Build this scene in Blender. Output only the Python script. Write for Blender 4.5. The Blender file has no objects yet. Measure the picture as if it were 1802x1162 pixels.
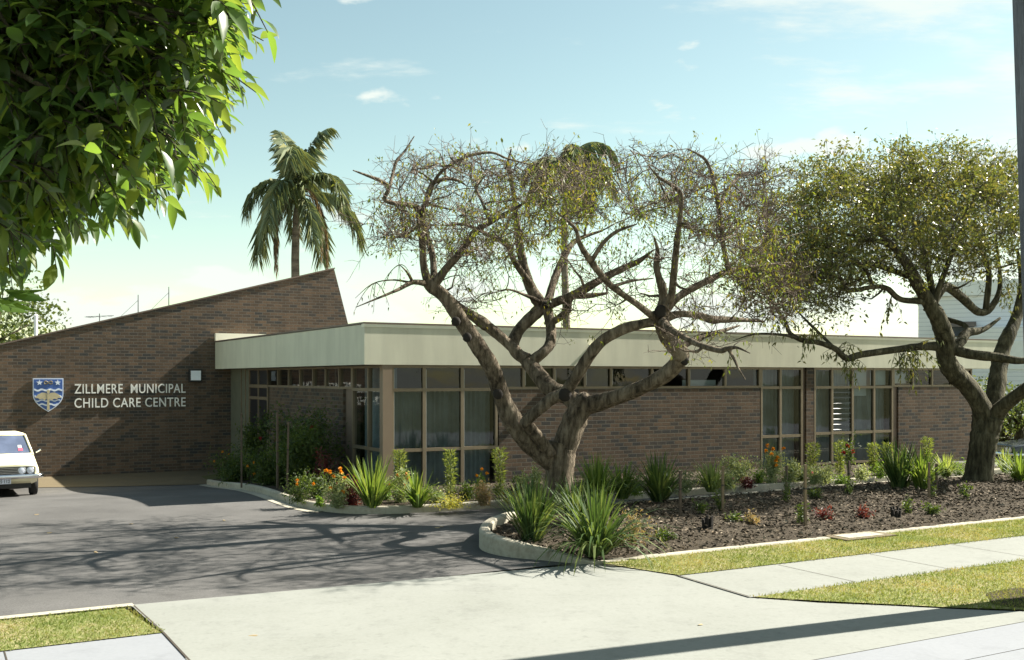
import bpy, bmesh, math, random
import numpy as np
from mathutils import Vector, Quaternion
from mathutils.geometry import tessellate_polygon

R = math.radians
rng = np.random.default_rng(7)
random.seed(7)
scn = bpy.context.scene
COL = scn.collection

# ------------------------------------------------------------------ frame of the place
F, CX, HY, ZC = 1835.0, 901.0, 665.0, 2.315          # lens in pixels of the photograph, camera height in metres
W0 = np.array([-2.51, 20.64, 0.0])                    # corner of the low wing
UU = np.array([0.8718, 0.4899, 0.0]); VV = np.array([-0.4899, 0.8718, 0.0])
ANG = math.atan2(0.4899, 0.8718)

def L(u, v, z=0.0):
    return W0 + UU * u + VV * v + np.array([0, 0, z])
def to_uv(p):
    d = np.asarray(p)[:2] - W0[:2]
    return float(d @ UU[:2]), float(d @ VV[:2])
def sstep(a, b, x):
    t = min(1.0, max(0.0, (x - a) / (b - a))); return t * t * (3 - 2 * t)
def gz(u, v):                                        # the site falls away at the back left and past the right end
    return -0.42 * max(sstep(0.5, 9, v) * (1 - sstep(-0.4, 0.1, u)), sstep(17.2, 19.4, u), sstep(8.5, 12, v))
def G(x, y, z=0.0):                                  # spot on level ground seen at a pixel of the photograph
    Y = F * (ZC - z) / (y - HY)
    return np.array([(x - CX) / F * Y, Y, z])
def P(x, y, Y):
    return np.array([(x - CX) / F * Y, Y, ZC - (y - HY) / F * Y])
def fu(x, v=0.0):                                    # u on a wall parallel to the street
    k = (x - CX) / F; q = W0 + VV * v
    return (k * q[1] - q[0]) / (UU[0] - k * UU[1])
def fv(x, u=0.0):                                    # v on a wall running back from the street
    k = (x - CX) / F; q = W0 + UU * u
    return (k * q[1] - q[0]) / (VV[0] - k * VV[1])

# ------------------------------------------------------------------ mesh builder
class MB:
    def __init__(s): s.v = []; s.l = []; s.n = []; s.c = 0
    def add(s, verts, faces):
        verts = np.asarray(verts, float).reshape(-1, 3)
        s.v.append(verts)
        for f in faces:
            s.l.append(np.asarray(f, np.int64) + s.c); s.n.append(len(f))
        s.c += len(verts)
    def add_arr(s, verts, idx):                      # idx (m,k) array of equal faces
        verts = np.asarray(verts, float).reshape(-1, 3)
        s.v.append(verts); s.l.append((idx + s.c).ravel()); s.n.extend([idx.shape[1]] * idx.shape[0])
        s.c += len(verts)
    def box(s, a, b):
        (x0, y0, z0), (x1, y1, z1) = a, b
        s.add([(x0,y0,z0),(x1,y0,z0),(x1,y1,z0),(x0,y1,z0),(x0,y0,z1),(x1,y0,z1),(x1,y1,z1),(x0,y1,z1)],
              [(0,3,2,1),(4,5,6,7),(0,1,5,4),(1,2,6,5),(2,3,7,6),(3,0,4,7)])
    def tube(s, pts, rad, sides=6, cap=True, jit=0.0):
        pts = np.asarray(pts, float); n = len(pts)
        if n < 2: return
        t = np.gradient(pts, axis=0); t /= np.linalg.norm(t, axis=1)[:, None] + 1e-9
        a = np.array([0.3, 0.9, 0.31]) if abs(t[0][1]) < 0.8 else np.array([1.0, 0.1, 0.2])
        x = np.cross(t[0], a); x /= np.linalg.norm(x)
        ang = np.arange(sides) * 2 * math.pi / sides
        ca, sa = np.cos(ang)[:, None], np.sin(ang)[:, None]
        out = np.empty((n, sides, 3)); keep_ = rng.normal(size=(sides, 1)) if jit else 0
        for i in range(n):
            x = x - t[i] * (x @ t[i]); x /= np.linalg.norm(x) + 1e-9
            y = np.cross(t[i], x)
            if jit: keep_ = keep_ * 0.9 + rng.normal(size=(sides, 1)) * 0.42
            jj = 1.0 if not jit else 1 + jit * keep_
            out[i] = pts[i] + rad[i] * jj * (ca * x + sa * y)
        i = np.arange(n - 1)[:, None] * sides; j = np.arange(sides)[None, :]; j2 = (j + 1) % sides
        q = np.stack([i + j, i + j2, i + sides + j2, i + sides + j], -1).reshape(-1, 4)
        s.add_arr(out.reshape(-1, 3), q)
        if cap:
            base = s.c - n * sides
            s.l.append(np.arange(sides)[::-1] + base); s.n.append(sides)
            s.l.append(np.arange(sides) + base + (n - 1) * sides); s.n.append(sides)
    def leaves(s, Pt, D, ln, wr=0.35, fold=0.25, droop=0.0):
        Pt = np.asarray(Pt, float); D = np.asarray(D, float); N = len(Pt)
        if N == 0: return
        ln = np.broadcast_to(np.asarray(ln, float), (N,))[:, None]
        D = D / (np.linalg.norm(D, axis=1)[:, None] + 1e-9)
        r = rng.normal(size=(N, 3)) + np.array([0, 0, 0.8])
        S = np.cross(D, r); S /= np.linalg.norm(S, axis=1)[:, None] + 1e-9
        Nn = np.cross(S, D)
        mid = Pt + D * ln * 0.45
        tip = Pt + D * ln + np.array([0, 0, -1]) * ln * droop
        a = mid + S * ln * wr * 0.5 + Nn * ln * fold * 0.25
        b = mid - S * ln * wr * 0.5 + Nn * ln * fold * 0.25
        V = np.stack([Pt, a, tip, b], 1).reshape(-1, 3)
        i = np.arange(N)[:, None] * 4
        s.add_arr(V, np.concatenate([np.hstack([i, i + 1, i + 2]), np.hstack([i, i + 2, i + 3])], 0))
    def poly(s, pts2, z=0.0, h=None, base=0.0):      # filled outline in its own plane, with thickness h if given
        pass
    def prism(s, pts, off):                          # closed outline (n,3) pushed by off
        pts = np.asarray(pts, float); n = len(pts); off = np.asarray(off, float)
        tris = tessellate_polygon([[Vector(p) for p in pts]])
        V = np.vstack([pts, pts + off]); fs = [tuple(t) for t in tris] + [tuple(i + n for i in reversed(t)) for t in tris]
        for i in range(n):
            j = (i + 1) % n; fs.append((i, j, j + n, i + n))
        s.add(V, fs)
    def sheet(s, pts):
        pts = np.asarray(pts, float)
        flat = [Vector((p[0], p[1], 0)) for p in pts]
        tr = tessellate_polygon([flat]); fs = []
        for t in tr:
            a, b, c = (pts[i] for i in t)
            cr = (b[0]-a[0])*(c[1]-a[1]) - (b[1]-a[1])*(c[0]-a[0])
            fs.append(tuple(t) if cr > 0 else tuple(reversed(t)))
        s.add(pts, fs)
    def grid(s, fn, nu, nv):
        V = np.array([fn(i / nu, j / nv) for j in range(nv + 1) for i in range(nu + 1)])
        i = np.arange(nu)[None, :]; j = np.arange(nv)[:, None] * (nu + 1)
        a = (i + j).ravel()
        s.add_arr(V, np.stack([a, a + 1, a + nu + 2, a + nu + 1], -1))
    def ball(s, c, r, nu=8, nv=5, sq=(1,1,1), jit=0.0):
        V = [];
        for j in range(nv + 1):
            th = math.pi * j / nv
            for i in range(nu):
                ph = 2 * math.pi * i / nu; k = 1 + jit * rng.normal()
                V.append((c[0] + r*k*sq[0]*math.sin(th)*math.cos(ph), c[1] + r*k*sq[1]*math.sin(th)*math.sin(ph), c[2] + r*sq[2]*math.cos(th)))
        fs = [(j*nu+i, (j+1)*nu+i, (j+1)*nu+(i+1)%nu, j*nu+(i+1)%nu) for j in range(nv) for i in range(nu)]
        s.add(V, fs)
    def shift(s, d):
        s.v = [a + np.asarray(d) for a in s.v]; return s

def link(name, mb, mat, parent=None, smooth=False, loc=None):
    me = bpy.data.meshes.new(name)
    V = np.concatenate(mb.v).astype(np.float32); Lp = np.concatenate(mb.l).astype(np.int32); n = np.asarray(mb.n, np.int32)
    me.vertices.add(len(V)); me.vertices.foreach_set('co', V.ravel())
    me.loops.add(len(Lp)); me.loops.foreach_set('vertex_index', Lp)
    me.polygons.add(len(n)); me.polygons.foreach_set('loop_start', np.concatenate([[0], np.cumsum(n)[:-1]]).astype(np.int32))
    me.update(calc_edges=True); me.validate()
    me.polygons.foreach_set('use_smooth', np.full(len(me.polygons), bool(smooth)))
    me.materials.append(mat)
    o = bpy.data.objects.new(name, me); COL.objects.link(o)
    if parent: o.parent = parent
    if loc is not None: o.location = loc
    return o
def tag(o, label, cat, group=None):
    o['label'] = label; o['category'] = cat
    if group: o['group'] = group
    return o
def thing(name, label, cat, loc=(0,0,0), rz=0.0, group=None):
    o = bpy.data.objects.new(name, None); COL.objects.link(o)
    o.empty_display_size = 0.2
    o.location = loc; o.rotation_euler = (0, 0, rz)
    return tag(o, label, cat, group)
def struct(name, mb, mat, kind='structure', smooth=False):
    o = link(name, mb, mat, smooth=smooth); o['kind'] = kind; return o

# ------------------------------------------------------------------ materials
def new_mat(name):
    m = bpy.data.materials.new(name); m.use_nodes = True
    nt = m.node_tree; b = nt.nodes['Principled BSDF']
    return m, nt, b
def N(nt, t, **kw):
    n = nt.nodes.new(t)
    for k, v in kw.items():
        if k in n.inputs.keys() if hasattr(n, 'inputs') else False: n.inputs[k].default_value = v
        else: setattr(n, k, v)
    return n
def rgba(c): return (c[0], c[1], c[2], 1.0)
def ramp(nt, stops):
    r = nt.nodes.new('ShaderNodeValToRGB'); e = r.color_ramp.elements
    while len(e) < len(stops): e.new(0.5)
    for el, (p, c) in zip(e, stops): el.position = p; el.color = rgba(c)
    return r
def noise(nt, scale, detail=4, rough=0.55, coord=None, stretch=None):
    tc = nt.nodes.new('ShaderNodeTexCoord'); n = nt.nodes.new('ShaderNodeTexNoise')
    n.inputs['Scale'].default_value = scale; n.inputs['Detail'].default_value = detail; n.inputs['Roughness'].default_value = rough
    src = tc.outputs[coord or 'Object']
    if stretch:
        mp = nt.nodes.new('ShaderNodeMapping'); mp.inputs['Scale'].default_value = stretch
        nt.links.new(src, mp.inputs['Vector']); src = mp.outputs['Vector']
    nt.links.new(src, n.inputs['Vector'])
    return n
def bump(nt, b, src, strength, dist=0.01):
    bp = nt.nodes.new('ShaderNodeBump'); bp.inputs['Strength'].default_value = strength; bp.inputs['Distance'].default_value = dist
    nt.links.new(src, bp.inputs['Height']); nt.links.new(bp.outputs['Normal'], b.inputs['Normal'])
def plain(name, c, rough=0.6, metal=0.0, var=0.12, scale=3.0, spec=0.4, bmp=0.0):
    m, nt, b = new_mat(name)
    n = noise(nt, scale, 5)
    lo = [x * (1 - var) for x in c]; hi = [min(1, x * (1 + var)) for x in c]
    r = ramp(nt, [(0.3, lo), (0.7, hi)])
    nt.links.new(n.outputs['Fac'], r.inputs['Fac']); nt.links.new(r.outputs['Color'], b.inputs['Base Color'])
    b.inputs['Roughness'].default_value = rough; b.inputs['Metallic'].default_value = metal
    b.inputs['Specular IOR Level'].default_value = spec
    if bmp:
        n2 = noise(nt, scale * 12, 4); bump(nt, b, n2.outputs['Fac'], bmp)
    return m
def ground_mat(name, stops, s1, s2, mixf=0.5, rough=0.9, bmp=0.3, bscale=60, spec=0.2, bd=0.01):
    m, nt, b = new_mat(name)
    a = noise(nt, s1, 5); c = noise(nt, s2, 3)
    mx = N(nt, 'ShaderNodeMix'); mx.data_type = 'FLOAT'; mx.inputs[0].default_value = mixf
    nt.links.new(a.outputs['Fac'], mx.inputs[2]); nt.links.new(c.outputs['Fac'], mx.inputs[3])
    r = ramp(nt, stops); nt.links.new(mx.outputs[0], r.inputs['Fac'])
    nt.links.new(r.outputs['Color'], b.inputs['Base Color'])
    b.inputs['Roughness'].default_value = rough; b.inputs['Specular IOR Level'].default_value = spec
    n3 = noise(nt, bscale, 4); bump(nt, b, n3.outputs['Fac'], bmp, bd)
    return m
def leaf_mat(name, cols, trans=0.4, rough=0.45, spec=0.4, tboost=1.5):
    m, nt, b = new_mat(name)
    g = nt.nodes.new('ShaderNodeNewGeometry')
    r = ramp(nt, [(i / max(1, len(cols) - 1), c) for i, c in enumerate(cols)])
    nt.links.new(g.outputs['Random Per Island'], r.inputs['Fac'])
    nt.links.new(r.outputs['Color'], b.inputs['Base Color'])
    b.inputs['Roughness'].default_value = rough; b.inputs['Specular IOR Level'].default_value = spec
    t = nt.nodes.new('ShaderNodeBsdfTranslucent')
    mul = N(nt, 'ShaderNodeMix'); mul.data_type = 'RGBA'; mul.blend_type = 'MULTIPLY'; mul.inputs[0].default_value = 1.0
    nt.links.new(r.outputs['Color'], mul.inputs[6]); mul.inputs[7].default_value = (tboost * 1.25, tboost * 1.15, tboost * 0.55, 1)
    nt.links.new(mul.outputs[2], t.inputs['Color'])
    mx = nt.nodes.new('ShaderNodeMixShader'); mx.inputs['Fac'].default_value = trans
    out = nt.nodes['Material Output']
    nt.links.new(b.outputs[0], mx.inputs[1]); nt.links.new(t.outputs[0], mx.inputs[2]); nt.links.new(mx.outputs[0], out.inputs['Surface'])
    return m
def brick_mat(name, axis):
    m, nt, b = new_mat(name)
    tc = nt.nodes.new('ShaderNodeTexCoord'); sp = nt.nodes.new('ShaderNodeSeparateXYZ'); cb = nt.nodes.new('ShaderNodeCombineXYZ')
    nt.links.new(tc.outputs['Object'], sp.inputs[0])
    nt.links.new(sp.outputs[axis], cb.inputs[0]); nt.links.new(sp.outputs[2], cb.inputs[1])
    br = nt.nodes.new('ShaderNodeTexBrick'); nt.links.new(cb.outputs[0], br.inputs['Vector'])
    br.inputs['Scale'].default_value = 1.0; br.inputs['Brick Width'].default_value = 0.24; br.inputs['Row Height'].default_value = 0.086
    br.inputs['Mortar Size'].default_value = 0.009; br.inputs['Mortar Smooth'].default_value = 0.3; br.inputs['Bias'].default_value = -0.05
    br.inputs['Color1'].default_value = (0.0, 0.0, 0.0, 1); br.inputs['Color2'].default_value = (1, 1, 1, 1); br.inputs['Mortar'].default_value = (0.5, 0.5, 0.5, 1)
    r = ramp(nt, [(0.0, (0.050, 0.048, 0.045)), (0.3, (0.084, 0.060, 0.043)), (0.65, (0.106, 0.075, 0.052)), (1.0, (0.138, 0.092, 0.061))])
    n = noise(nt, 1.3, 4); ad = N(nt, 'ShaderNodeMath', operation='MULTIPLY_ADD'); ad.inputs[1].default_value = 0.45; ad.inputs[2].default_value = -0.22
    nt.links.new(n.outputs['Fac'], ad.inputs[0])
    s = N(nt, 'ShaderNodeMath', operation='ADD'); nt.links.new(br.outputs['Color'], s.inputs[0]); nt.links.new(ad.outputs[0], s.inputs[1])
    nt.links.new(s.outputs[0], r.inputs['Fac'])
    mx = N(nt, 'ShaderNodeMix'); mx.data_type = 'RGBA'
    nt.links.new(br.outputs['Fac'], mx.inputs[0]); nt.links.new(r.outputs['Color'], mx.inputs[6]); mx.inputs[7].default_value = (0.125, 0.11, 0.09, 1)
    n2 = noise(nt, 30, 3)
    m3 = N(nt, 'ShaderNodeMix'); m3.data_type = 'RGBA'; m3.blend_type = 'MULTIPLY'; m3.inputs[0].default_value = 0.5
    r2 = ramp(nt, [(0.3, (0.7, 0.7, 0.7)), (0.7, (1.25, 1.25, 1.25))]); nt.links.new(n2.outputs['Fac'], r2.inputs['Fac'])
    nt.links.new(mx.outputs[2], m3.inputs[6]); nt.links.new(r2.outputs['Color'], m3.inputs[7])
    nt.links.new(m3.outputs[2], b.inputs['Base Color'])
    b.inputs['Roughness'].default_value = 0.85; b.inputs['Specular IOR Level'].default_value = 0.25
    inv = N(nt, 'ShaderNodeMath', operation='SUBTRACT'); inv.inputs[0].default_value = 1.0; nt.links.new(br.outputs['Fac'], inv.inputs[1])
    bump(nt, b, inv.outputs[0], 0.5, 0.004)
    return m
def bark_mat(name, c0, c1, c2, sc=(14, 14, 3)):
    m, nt, b = new_mat(name)
    n = noise(nt, 1.0, 8, 0.65, stretch=sc); n2 = noise(nt, 2.2, 4)
    r = ramp(nt, [(0.38, c0), (0.5, c1), (0.62, c2)])
    mx = N(nt, 'ShaderNodeMix'); mx.data_type = 'FLOAT'; mx.inputs[0].default_value = 0.3
    nt.links.new(n.outputs['Fac'], mx.inputs[2]); nt.links.new(n2.outputs['Fac'], mx.inputs[3]); nt.links.new(mx.outputs[0], r.inputs['Fac'])
    nt.links.new(r.outputs['Color'], b.inputs['Base Color']); b.inputs['Roughness'].default_value = 0.9; b.inputs['Specular IOR Level'].default_value = 0.15
    bump(nt, b, n.outputs['Fac'], 1.0, 0.06)
    return m
def glass_mat(name, tint=(0.6, 0.68, 0.66), refl=1.0):
    m, nt, b = new_mat(name); nt.nodes.remove(b)
    tr = nt.nodes.new('ShaderNodeBsdfTransparent'); tr.inputs[0].default_value = rgba(tint)
    gl = nt.nodes.new('ShaderNodeBsdfGlossy'); gl.inputs['Roughness'].default_value = 0.02
    n = noise(nt, 2.0, 2); bp = nt.nodes.new('ShaderNodeBump'); bp.inputs['Strength'].default_value = 0.05; bp.inputs['Distance'].default_value = 0.02
    nt.links.new(n.outputs['Fac'], bp.inputs['Height']); nt.links.new(bp.outputs[0], gl.inputs['Normal'])
    fr = nt.nodes.new('ShaderNodeFresnel'); fr.inputs['IOR'].default_value = 1.55
    mu = N(nt, 'ShaderNodeMath', operation='MULTIPLY'); mu.inputs[1].default_value = refl; mu.use_clamp = True
    nt.links.new(fr.outputs[0], mu.inputs[0])
    mx = nt.nodes.new('ShaderNodeMixShader'); nt.links.new(mu.outputs[0], mx.inputs[0]); nt.links.new(tr.outputs[0], mx.inputs[1]); nt.links.new(gl.outputs[0], mx.inputs[2])
    nt.links.new(mx.outputs[0], nt.nodes['Material Output'].inputs['Surface'])
    return m

M = {}
M['asphalt'] = ground_mat('asphalt', [(0.25, (0.064, 0.062, 0.061)), (0.5, (0.100, 0.097, 0.094)), (0.72, (0.150, 0.145, 0.141))], 0.6, 55, 0.5, 0.93, 0.5, 160, 0.15, 0.008)
M['concrete'] = ground_mat('pale concrete', [(0.25, (0.188, 0.195, 0.174)), (0.5, (0.218, 0.225, 0.206)), (0.75, (0.242, 0.249, 0.229))], 0.8, 28, 0.45, 0.9, 0.25, 120, 0.2, 0.005)
M['concrete_cool'] = ground_mat('grey concrete', [(0.25, (0.19, 0.198, 0.215)), (0.5, (0.215, 0.225, 0.243)), (0.75, (0.235, 0.245, 0.263))], 0.7, 25, 0.45, 0.9, 0.25, 120, 0.2, 0.005)
M['kerb'] = ground_mat('kerb concrete', [(0.2, (0.18, 0.16, 0.12)), (0.5, (0.36, 0.335, 0.27)), (0.8, (0.46, 0.43, 0.36))], 1.1, 16, 0.45, 0.9, 0.4, 80, 0.2, 0.006)
M['tan_path'] = ground_mat('tan concrete', [(0.25, (0.11, 0.088, 0.054)), (0.75, (0.17, 0.138, 0.088))], 0.8, 22, 0.5, 0.9, 0.2, 80)
M['soil'] = ground_mat('soil', [(0.25, (0.022, 0.018, 0.012)), (0.5, (0.055, 0.045, 0.033)), (0.75, (0.11, 0.09, 0.066))], 3, 35, 0.6, 0.95, 0.8, 40, 0.1, 0.03)
M['lawn'] = ground_mat('lawn turf', [(0.3, (0.10, 0.14, 0.035)), (0.48, (0.18, 0.195, 0.07)), (0.62, (0.29, 0.25, 0.14))], 0.9, 18, 0.5, 0.95, 0.7, 60, 0.1, 0.02)
M['ground'] = ground_mat('rough ground', [(0.3, (0.07, 0.085, 0.03)), (0.7, (0.14, 0.13, 0.06))], 0.1, 3, 0.5, 0.95, 0.4, 10, 0.1, 0.03)
M['joint'] = plain('dark joint', (0.05, 0.04, 0.03), 0.95)
M['brick_u'] = brick_mat('brown brick along street', 0)
M['brick_v'] = brick_mat('brown brick running back', 1)
M['cream'] = plain('cream fascia paint', (0.61, 0.60, 0.48), 0.55, var=0.05, scale=1.2, spec=0.3, bmp=0.05)
def streaks(m, amt):
    nt = m.node_tree; b = nt.nodes['Principled BSDF']; src = b.inputs['Base Color'].links[0].from_socket
    n = noise(nt, 1.0, 5, 0.6, stretch=(3.5, 3.5, 0.5)); r = ramp(nt, [(0.36, (1 - amt,) * 3), (0.6, (1, 1, 1))]); nt.links.new(n.outputs['Fac'], r.inputs['Fac'])
    mx = N(nt, 'ShaderNodeMix'); mx.data_type = 'RGBA'; mx.blend_type = 'MULTIPLY'; mx.inputs[0].default_value = 1.0
    nt.links.new(src, mx.inputs[6]); nt.links.new(r.outputs['Color'], mx.inputs[7]); nt.links.new(mx.outputs[2], b.inputs['Base Color'])
streaks(M['cream'], 0.10)
for k_ in ('brick_u', 'brick_v'): streaks(M[k_], 0.16)
def blots(m, sc, amt):
    nt = m.node_tree; b = nt.nodes['Principled BSDF']; src = b.inputs['Base Color'].links[0].from_socket
    n = noise(nt, sc, 6, 0.7); r = ramp(nt, [(0.3, (1 - amt,) * 3), (0.46, (1, 1, 1))]); nt.links.new(n.outputs['Fac'], r.inputs['Fac'])
    mx = N(nt, 'ShaderNodeMix'); mx.data_type = 'RGBA'; mx.blend_type = 'MULTIPLY'; mx.inputs[0].default_value = 1.0
    nt.links.new(src, mx.inputs[6]); nt.links.new(r.outputs['Color'], mx.inputs[7]); nt.links.new(mx.outputs[2], b.inputs['Base Color'])
blots(M['concrete'], 1.7, 0.13); blots(M['concrete'], 9, 0.15); blots(M['concrete_cool'], 2.2, 0.12); blots(M['asphalt'], 1.3, 0.22); blots(M['kerb'], 2.0, 0.12)
M['cream_cap'] = plain('cream edge', (0.78, 0.76, 0.62), 0.5, var=0.04)
M['flashing'] = plain('brown metal flashing', (0.16, 0.12, 0.095), 0.5, 0.2)
M['roofing'] = plain('grey roofing', (0.2, 0.19, 0.17), 0.8)
M['bronze'] = plain('bronze window frame', (0.21, 0.168, 0.115), 0.42, 0.25, var=0.08, scale=6)
M['alu'] = plain('aluminium edge', (0.42, 0.43, 0.42), 0.35, 0.5, var=0.06)
M['louvre'] = plain('frosted louvre glass', (0.20, 0.21, 0.22), 0.5, 0.0, spec=0.3)
M['post'] = plain('brown painted steel', (0.22, 0.165, 0.115), 0.5, var=0.06)
M['glass'] = glass_mat('window glass', (0.66, 0.74, 0.76), 1.05)
M['glass_side'] = glass_mat('side window glass', (0.60, 0.68, 0.70), 0.25)
M['dark_glass'] = glass_mat('dark glass', (0.25, 0.28, 0.28), 1.4)
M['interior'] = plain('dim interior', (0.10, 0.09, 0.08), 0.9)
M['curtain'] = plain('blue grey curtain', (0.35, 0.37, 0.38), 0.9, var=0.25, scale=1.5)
M['door_dark'] = plain('dark door panel', (0.012, 0.013, 0.018), 0.35)
M['green_panel'] = plain('grey green panel', (0.13, 0.135, 0.10), 0.6)
M['letter'] = plain('brushed metal letters', (0.78, 0.78, 0.74), 0.4, 0.15, var=0.06)
M['blue'] = plain('crest blue enamel', (0.05, 0.11, 0.33), 0.4)
M['silver'] = plain('crest silver', (0.62, 0.68, 0.78), 0.4)
M['gold'] = plain('crest gold', (0.46, 0.40, 0.26), 0.45, 0.1)
M['gold_dark'] = plain('crest olive', (0.16, 0.14, 0.10), 0.5)
M['lamp_white'] = plain('opal lamp cover', (0.75, 0.8, 0.86), 0.3)
M['black'] = plain('black plastic', (0.02, 0.02, 0.02), 0.4)
M['white'] = plain('white paint', (0.78, 0.79, 0.80), 0.5, var=0.05)
M['bark1'] = bark_mat('grey brown bark', (0.035, 0.028, 0.02), (0.125, 0.10, 0.072), (0.235, 0.195, 0.145))
M['bark2'] = bark_mat('dark mossy bark', (0.024, 0.022, 0.014), (0.066, 0.06, 0.038), (0.13, 0.118, 0.078))
M['twig'] = plain('bare twigs', (0.125, 0.092, 0.07), 0.9, var=0.3, scale=2)
M['twig2'] = plain('dark twigs', (0.07, 0.06, 0.042), 0.9, var=0.3, scale=2)
M['knot'] = plain('old pruning scar', (0.02, 0.016, 0.013), 0.95)
M['leaf_sparse'] = leaf_mat('yellow green leaves', [(0.08, 0.12, 0.016), (0.11, 0.155, 0.022), (0.14, 0.17, 0.025), (0.19, 0.16, 0.03), (0.09, 0.13, 0.02)], 0.4)
M['leaf_tree2'] = leaf_mat('olive leaves', [(0.072, 0.092, 0.022), (0.105, 0.128, 0.032), (0.145, 0.16, 0.048), (0.19, 0.17, 0.055), (0.08, 0.104, 0.028), (0.12, 0.142, 0.042)], 0.3, 0.38, 0.5)
M['leaf_big'] = leaf_mat('large glossy leaves', [(0.027, 0.055, 0.016), (0.04, 0.076, 0.019), (0.053, 0.094, 0.021), (0.085, 0.115, 0.022), (0.034, 0.064, 0.018)], 0.40, 0.36, 0.5, 3.3)
M['leaf_far'] = leaf_mat('distant leaves', [(0.05, 0.075, 0.025), (0.08, 0.11, 0.035), (0.10, 0.13, 0.05)], 0.3, 0.5)
M['palm_leaf'] = leaf_mat('palm leaflets', [(0.13, 0.18, 0.115), (0.17, 0.215, 0.13), (0.18, 0.215, 0.10), (0.22, 0.22, 0.085)], 0.18, 0.5)
M['palm_dead'] = leaf_mat('dead palm frond', [(0.16, 0.12, 0.09), (0.22, 0.17, 0.13)], 0.3, 0.7)
M['palm_trunk'] = bark_mat('palm trunk', (0.11, 0.09, 0.075), (0.19, 0.16, 0.13), (0.27, 0.235, 0.19), (1.5, 1.5, 7))
M['strap'] = leaf_mat('strap leaves', [(0.06, 0.105, 0.022), (0.09, 0.15, 0.03), (0.13, 0.19, 0.045), (0.19, 0.24, 0.07)], 0.35, 0.6, 0.2)
M['strap_dark'] = leaf_mat('dark strap leaves', [(0.03, 0.06, 0.02), (0.05, 0.09, 0.028), (0.08, 0.125, 0.04), (0.16, 0.20, 0.075)], 0.35, 0.6, 0.2)
M['strap_pale'] = leaf_mat('pale strap leaves', [(0.12, 0.17, 0.05), (0.2, 0.26, 0.09), (0.30, 0.34, 0.14)], 0.35, 0.6, 0.2)
M['silver_leaf'] = leaf_mat('silvery foliage', [(0.17, 0.22, 0.10), (0.25, 0.30, 0.16), (0.33, 0.36, 0.21)], 0.3, 0.6)
M['rose_leaf'] = leaf_mat('rose leaves', [(0.035, 0.06, 0.015), (0.055, 0.09, 0.02), (0.085, 0.12, 0.02)], 0.35, 0.5)
M['column_leaf'] = leaf_mat('feathery foliage', [(0.085, 0.125, 0.03), (0.13, 0.17, 0.045), (0.19, 0.215, 0.07)], 0.4, 0.5)
M['red_leaf'] = leaf_mat('purple red leaves', [(0.05, 0.012, 0.015), (0.10, 0.02, 0.025), (0.14, 0.035, 0.03)], 0.3, 0.5)
M['brown_leaf'] = leaf_mat('brownish pink foliage', [(0.20, 0.15, 0.08), (0.27, 0.19, 0.13), (0.18, 0.17, 0.07)], 0.3, 0.6)
M['yellow_leaf'] = leaf_mat('yellow ground cover leaves', [(0.34, 0.33, 0.06), (0.45, 0.40, 0.10), (0.28, 0.32, 0.07)], 0.3, 0.6)
M['green_leaf'] = leaf_mat('fresh green leaves', [(0.09, 0.16, 0.025), (0.14, 0.23, 0.04)], 0.4, 0.5)
M['orange'] = leaf_mat('marigold petals', [(0.62, 0.24, 0.006), (0.70, 0.31, 0.012), (0.55, 0.18, 0.005)], 0.2, 0.6)
M['red_flower'] = leaf_mat('dark red petals', [(0.22, 0.008, 0.012), (0.32, 0.015, 0.02)], 0.2, 0.5)
M['pink_flower'] = leaf_mat('pink petals', [(0.6, 0.2, 0.3), (0.7, 0.35, 0.4)], 0.2, 0.5)
M['white_flower'] = leaf_mat('white petals', [(0.8, 0.8, 0.76), (0.75, 0.75, 0.7)], 0.2, 0.5)
M['stem'] = plain('green stems', (0.10, 0.13, 0.04), 0.8)
M['stake'] = plain('weathered stake', (0.18, 0.135, 0.085), 0.9, var=0.25, scale=9)
M['stake_dark'] = plain('dark stake', (0.10, 0.075, 0.055), 0.9, var=0.25, scale=9)
M['chips'] = leaf_mat('bark chips', [(0.02, 0.016, 0.011), (0.05, 0.04, 0.028), (0.09, 0.072, 0.054), (0.16, 0.13, 0.10), (0.04, 0.033, 0.024), (0.30, 0.25, 0.19), (0.08, 0.062, 0.042), (0.20, 0.155, 0.11)], 0.0, 0.9, 0.1)
M['grass'] = leaf_mat('grass blades', [(0.10, 0.165, 0.03), (0.16, 0.215, 0.05), (0.21, 0.235, 0.08), (0.32, 0.27, 0.14)], 0.3, 0.6, 0.2)
M['litter'] = leaf_mat('dry fallen leaf', [(0.30, 0.20, 0.10), (0.42, 0.34, 0.2)], 0.1, 0.8)
M['pole'] = bark_mat('grey timber pole', (0.12, 0.125, 0.145), (0.17, 0.175, 0.20), (0.22, 0.23, 0.26), (25, 25, 1.2))
M['paint_cream'] = plain('cream car paint', (0.80, 0.75, 0.52), 0.25, var=0.02, spec=0.6)
M['paint_dark'] = plain('dark car paint', (0.03, 0.035, 0.04), 0.2, var=0.05, spec=0.7)
M['chrome'] = plain('chrome', (0.75, 0.76, 0.78), 0.15, 1.0, var=0.03)
M['tyre'] = plain('tyre rubber', (0.02, 0.02, 0.02), 0.85)
M['car_glass'] = plain('car glass', (0.09, 0.11, 0.17), 0.06, var=0.25, scale=2.5, spec=0.9)
M['headlamp'] = plain('headlamp glass', (0.55, 0.58, 0.66), 0.12, 0.3)
M['plate'] = plain('number plate', (0.62, 0.64, 0.72), 0.5, var=0.03)
M['amber'] = plain('amber lens', (0.6, 0.15, 0.04), 0.3)
M['sticker'] = plain('red sticker', (0.6, 0.10, 0.16), 0.5)
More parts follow.
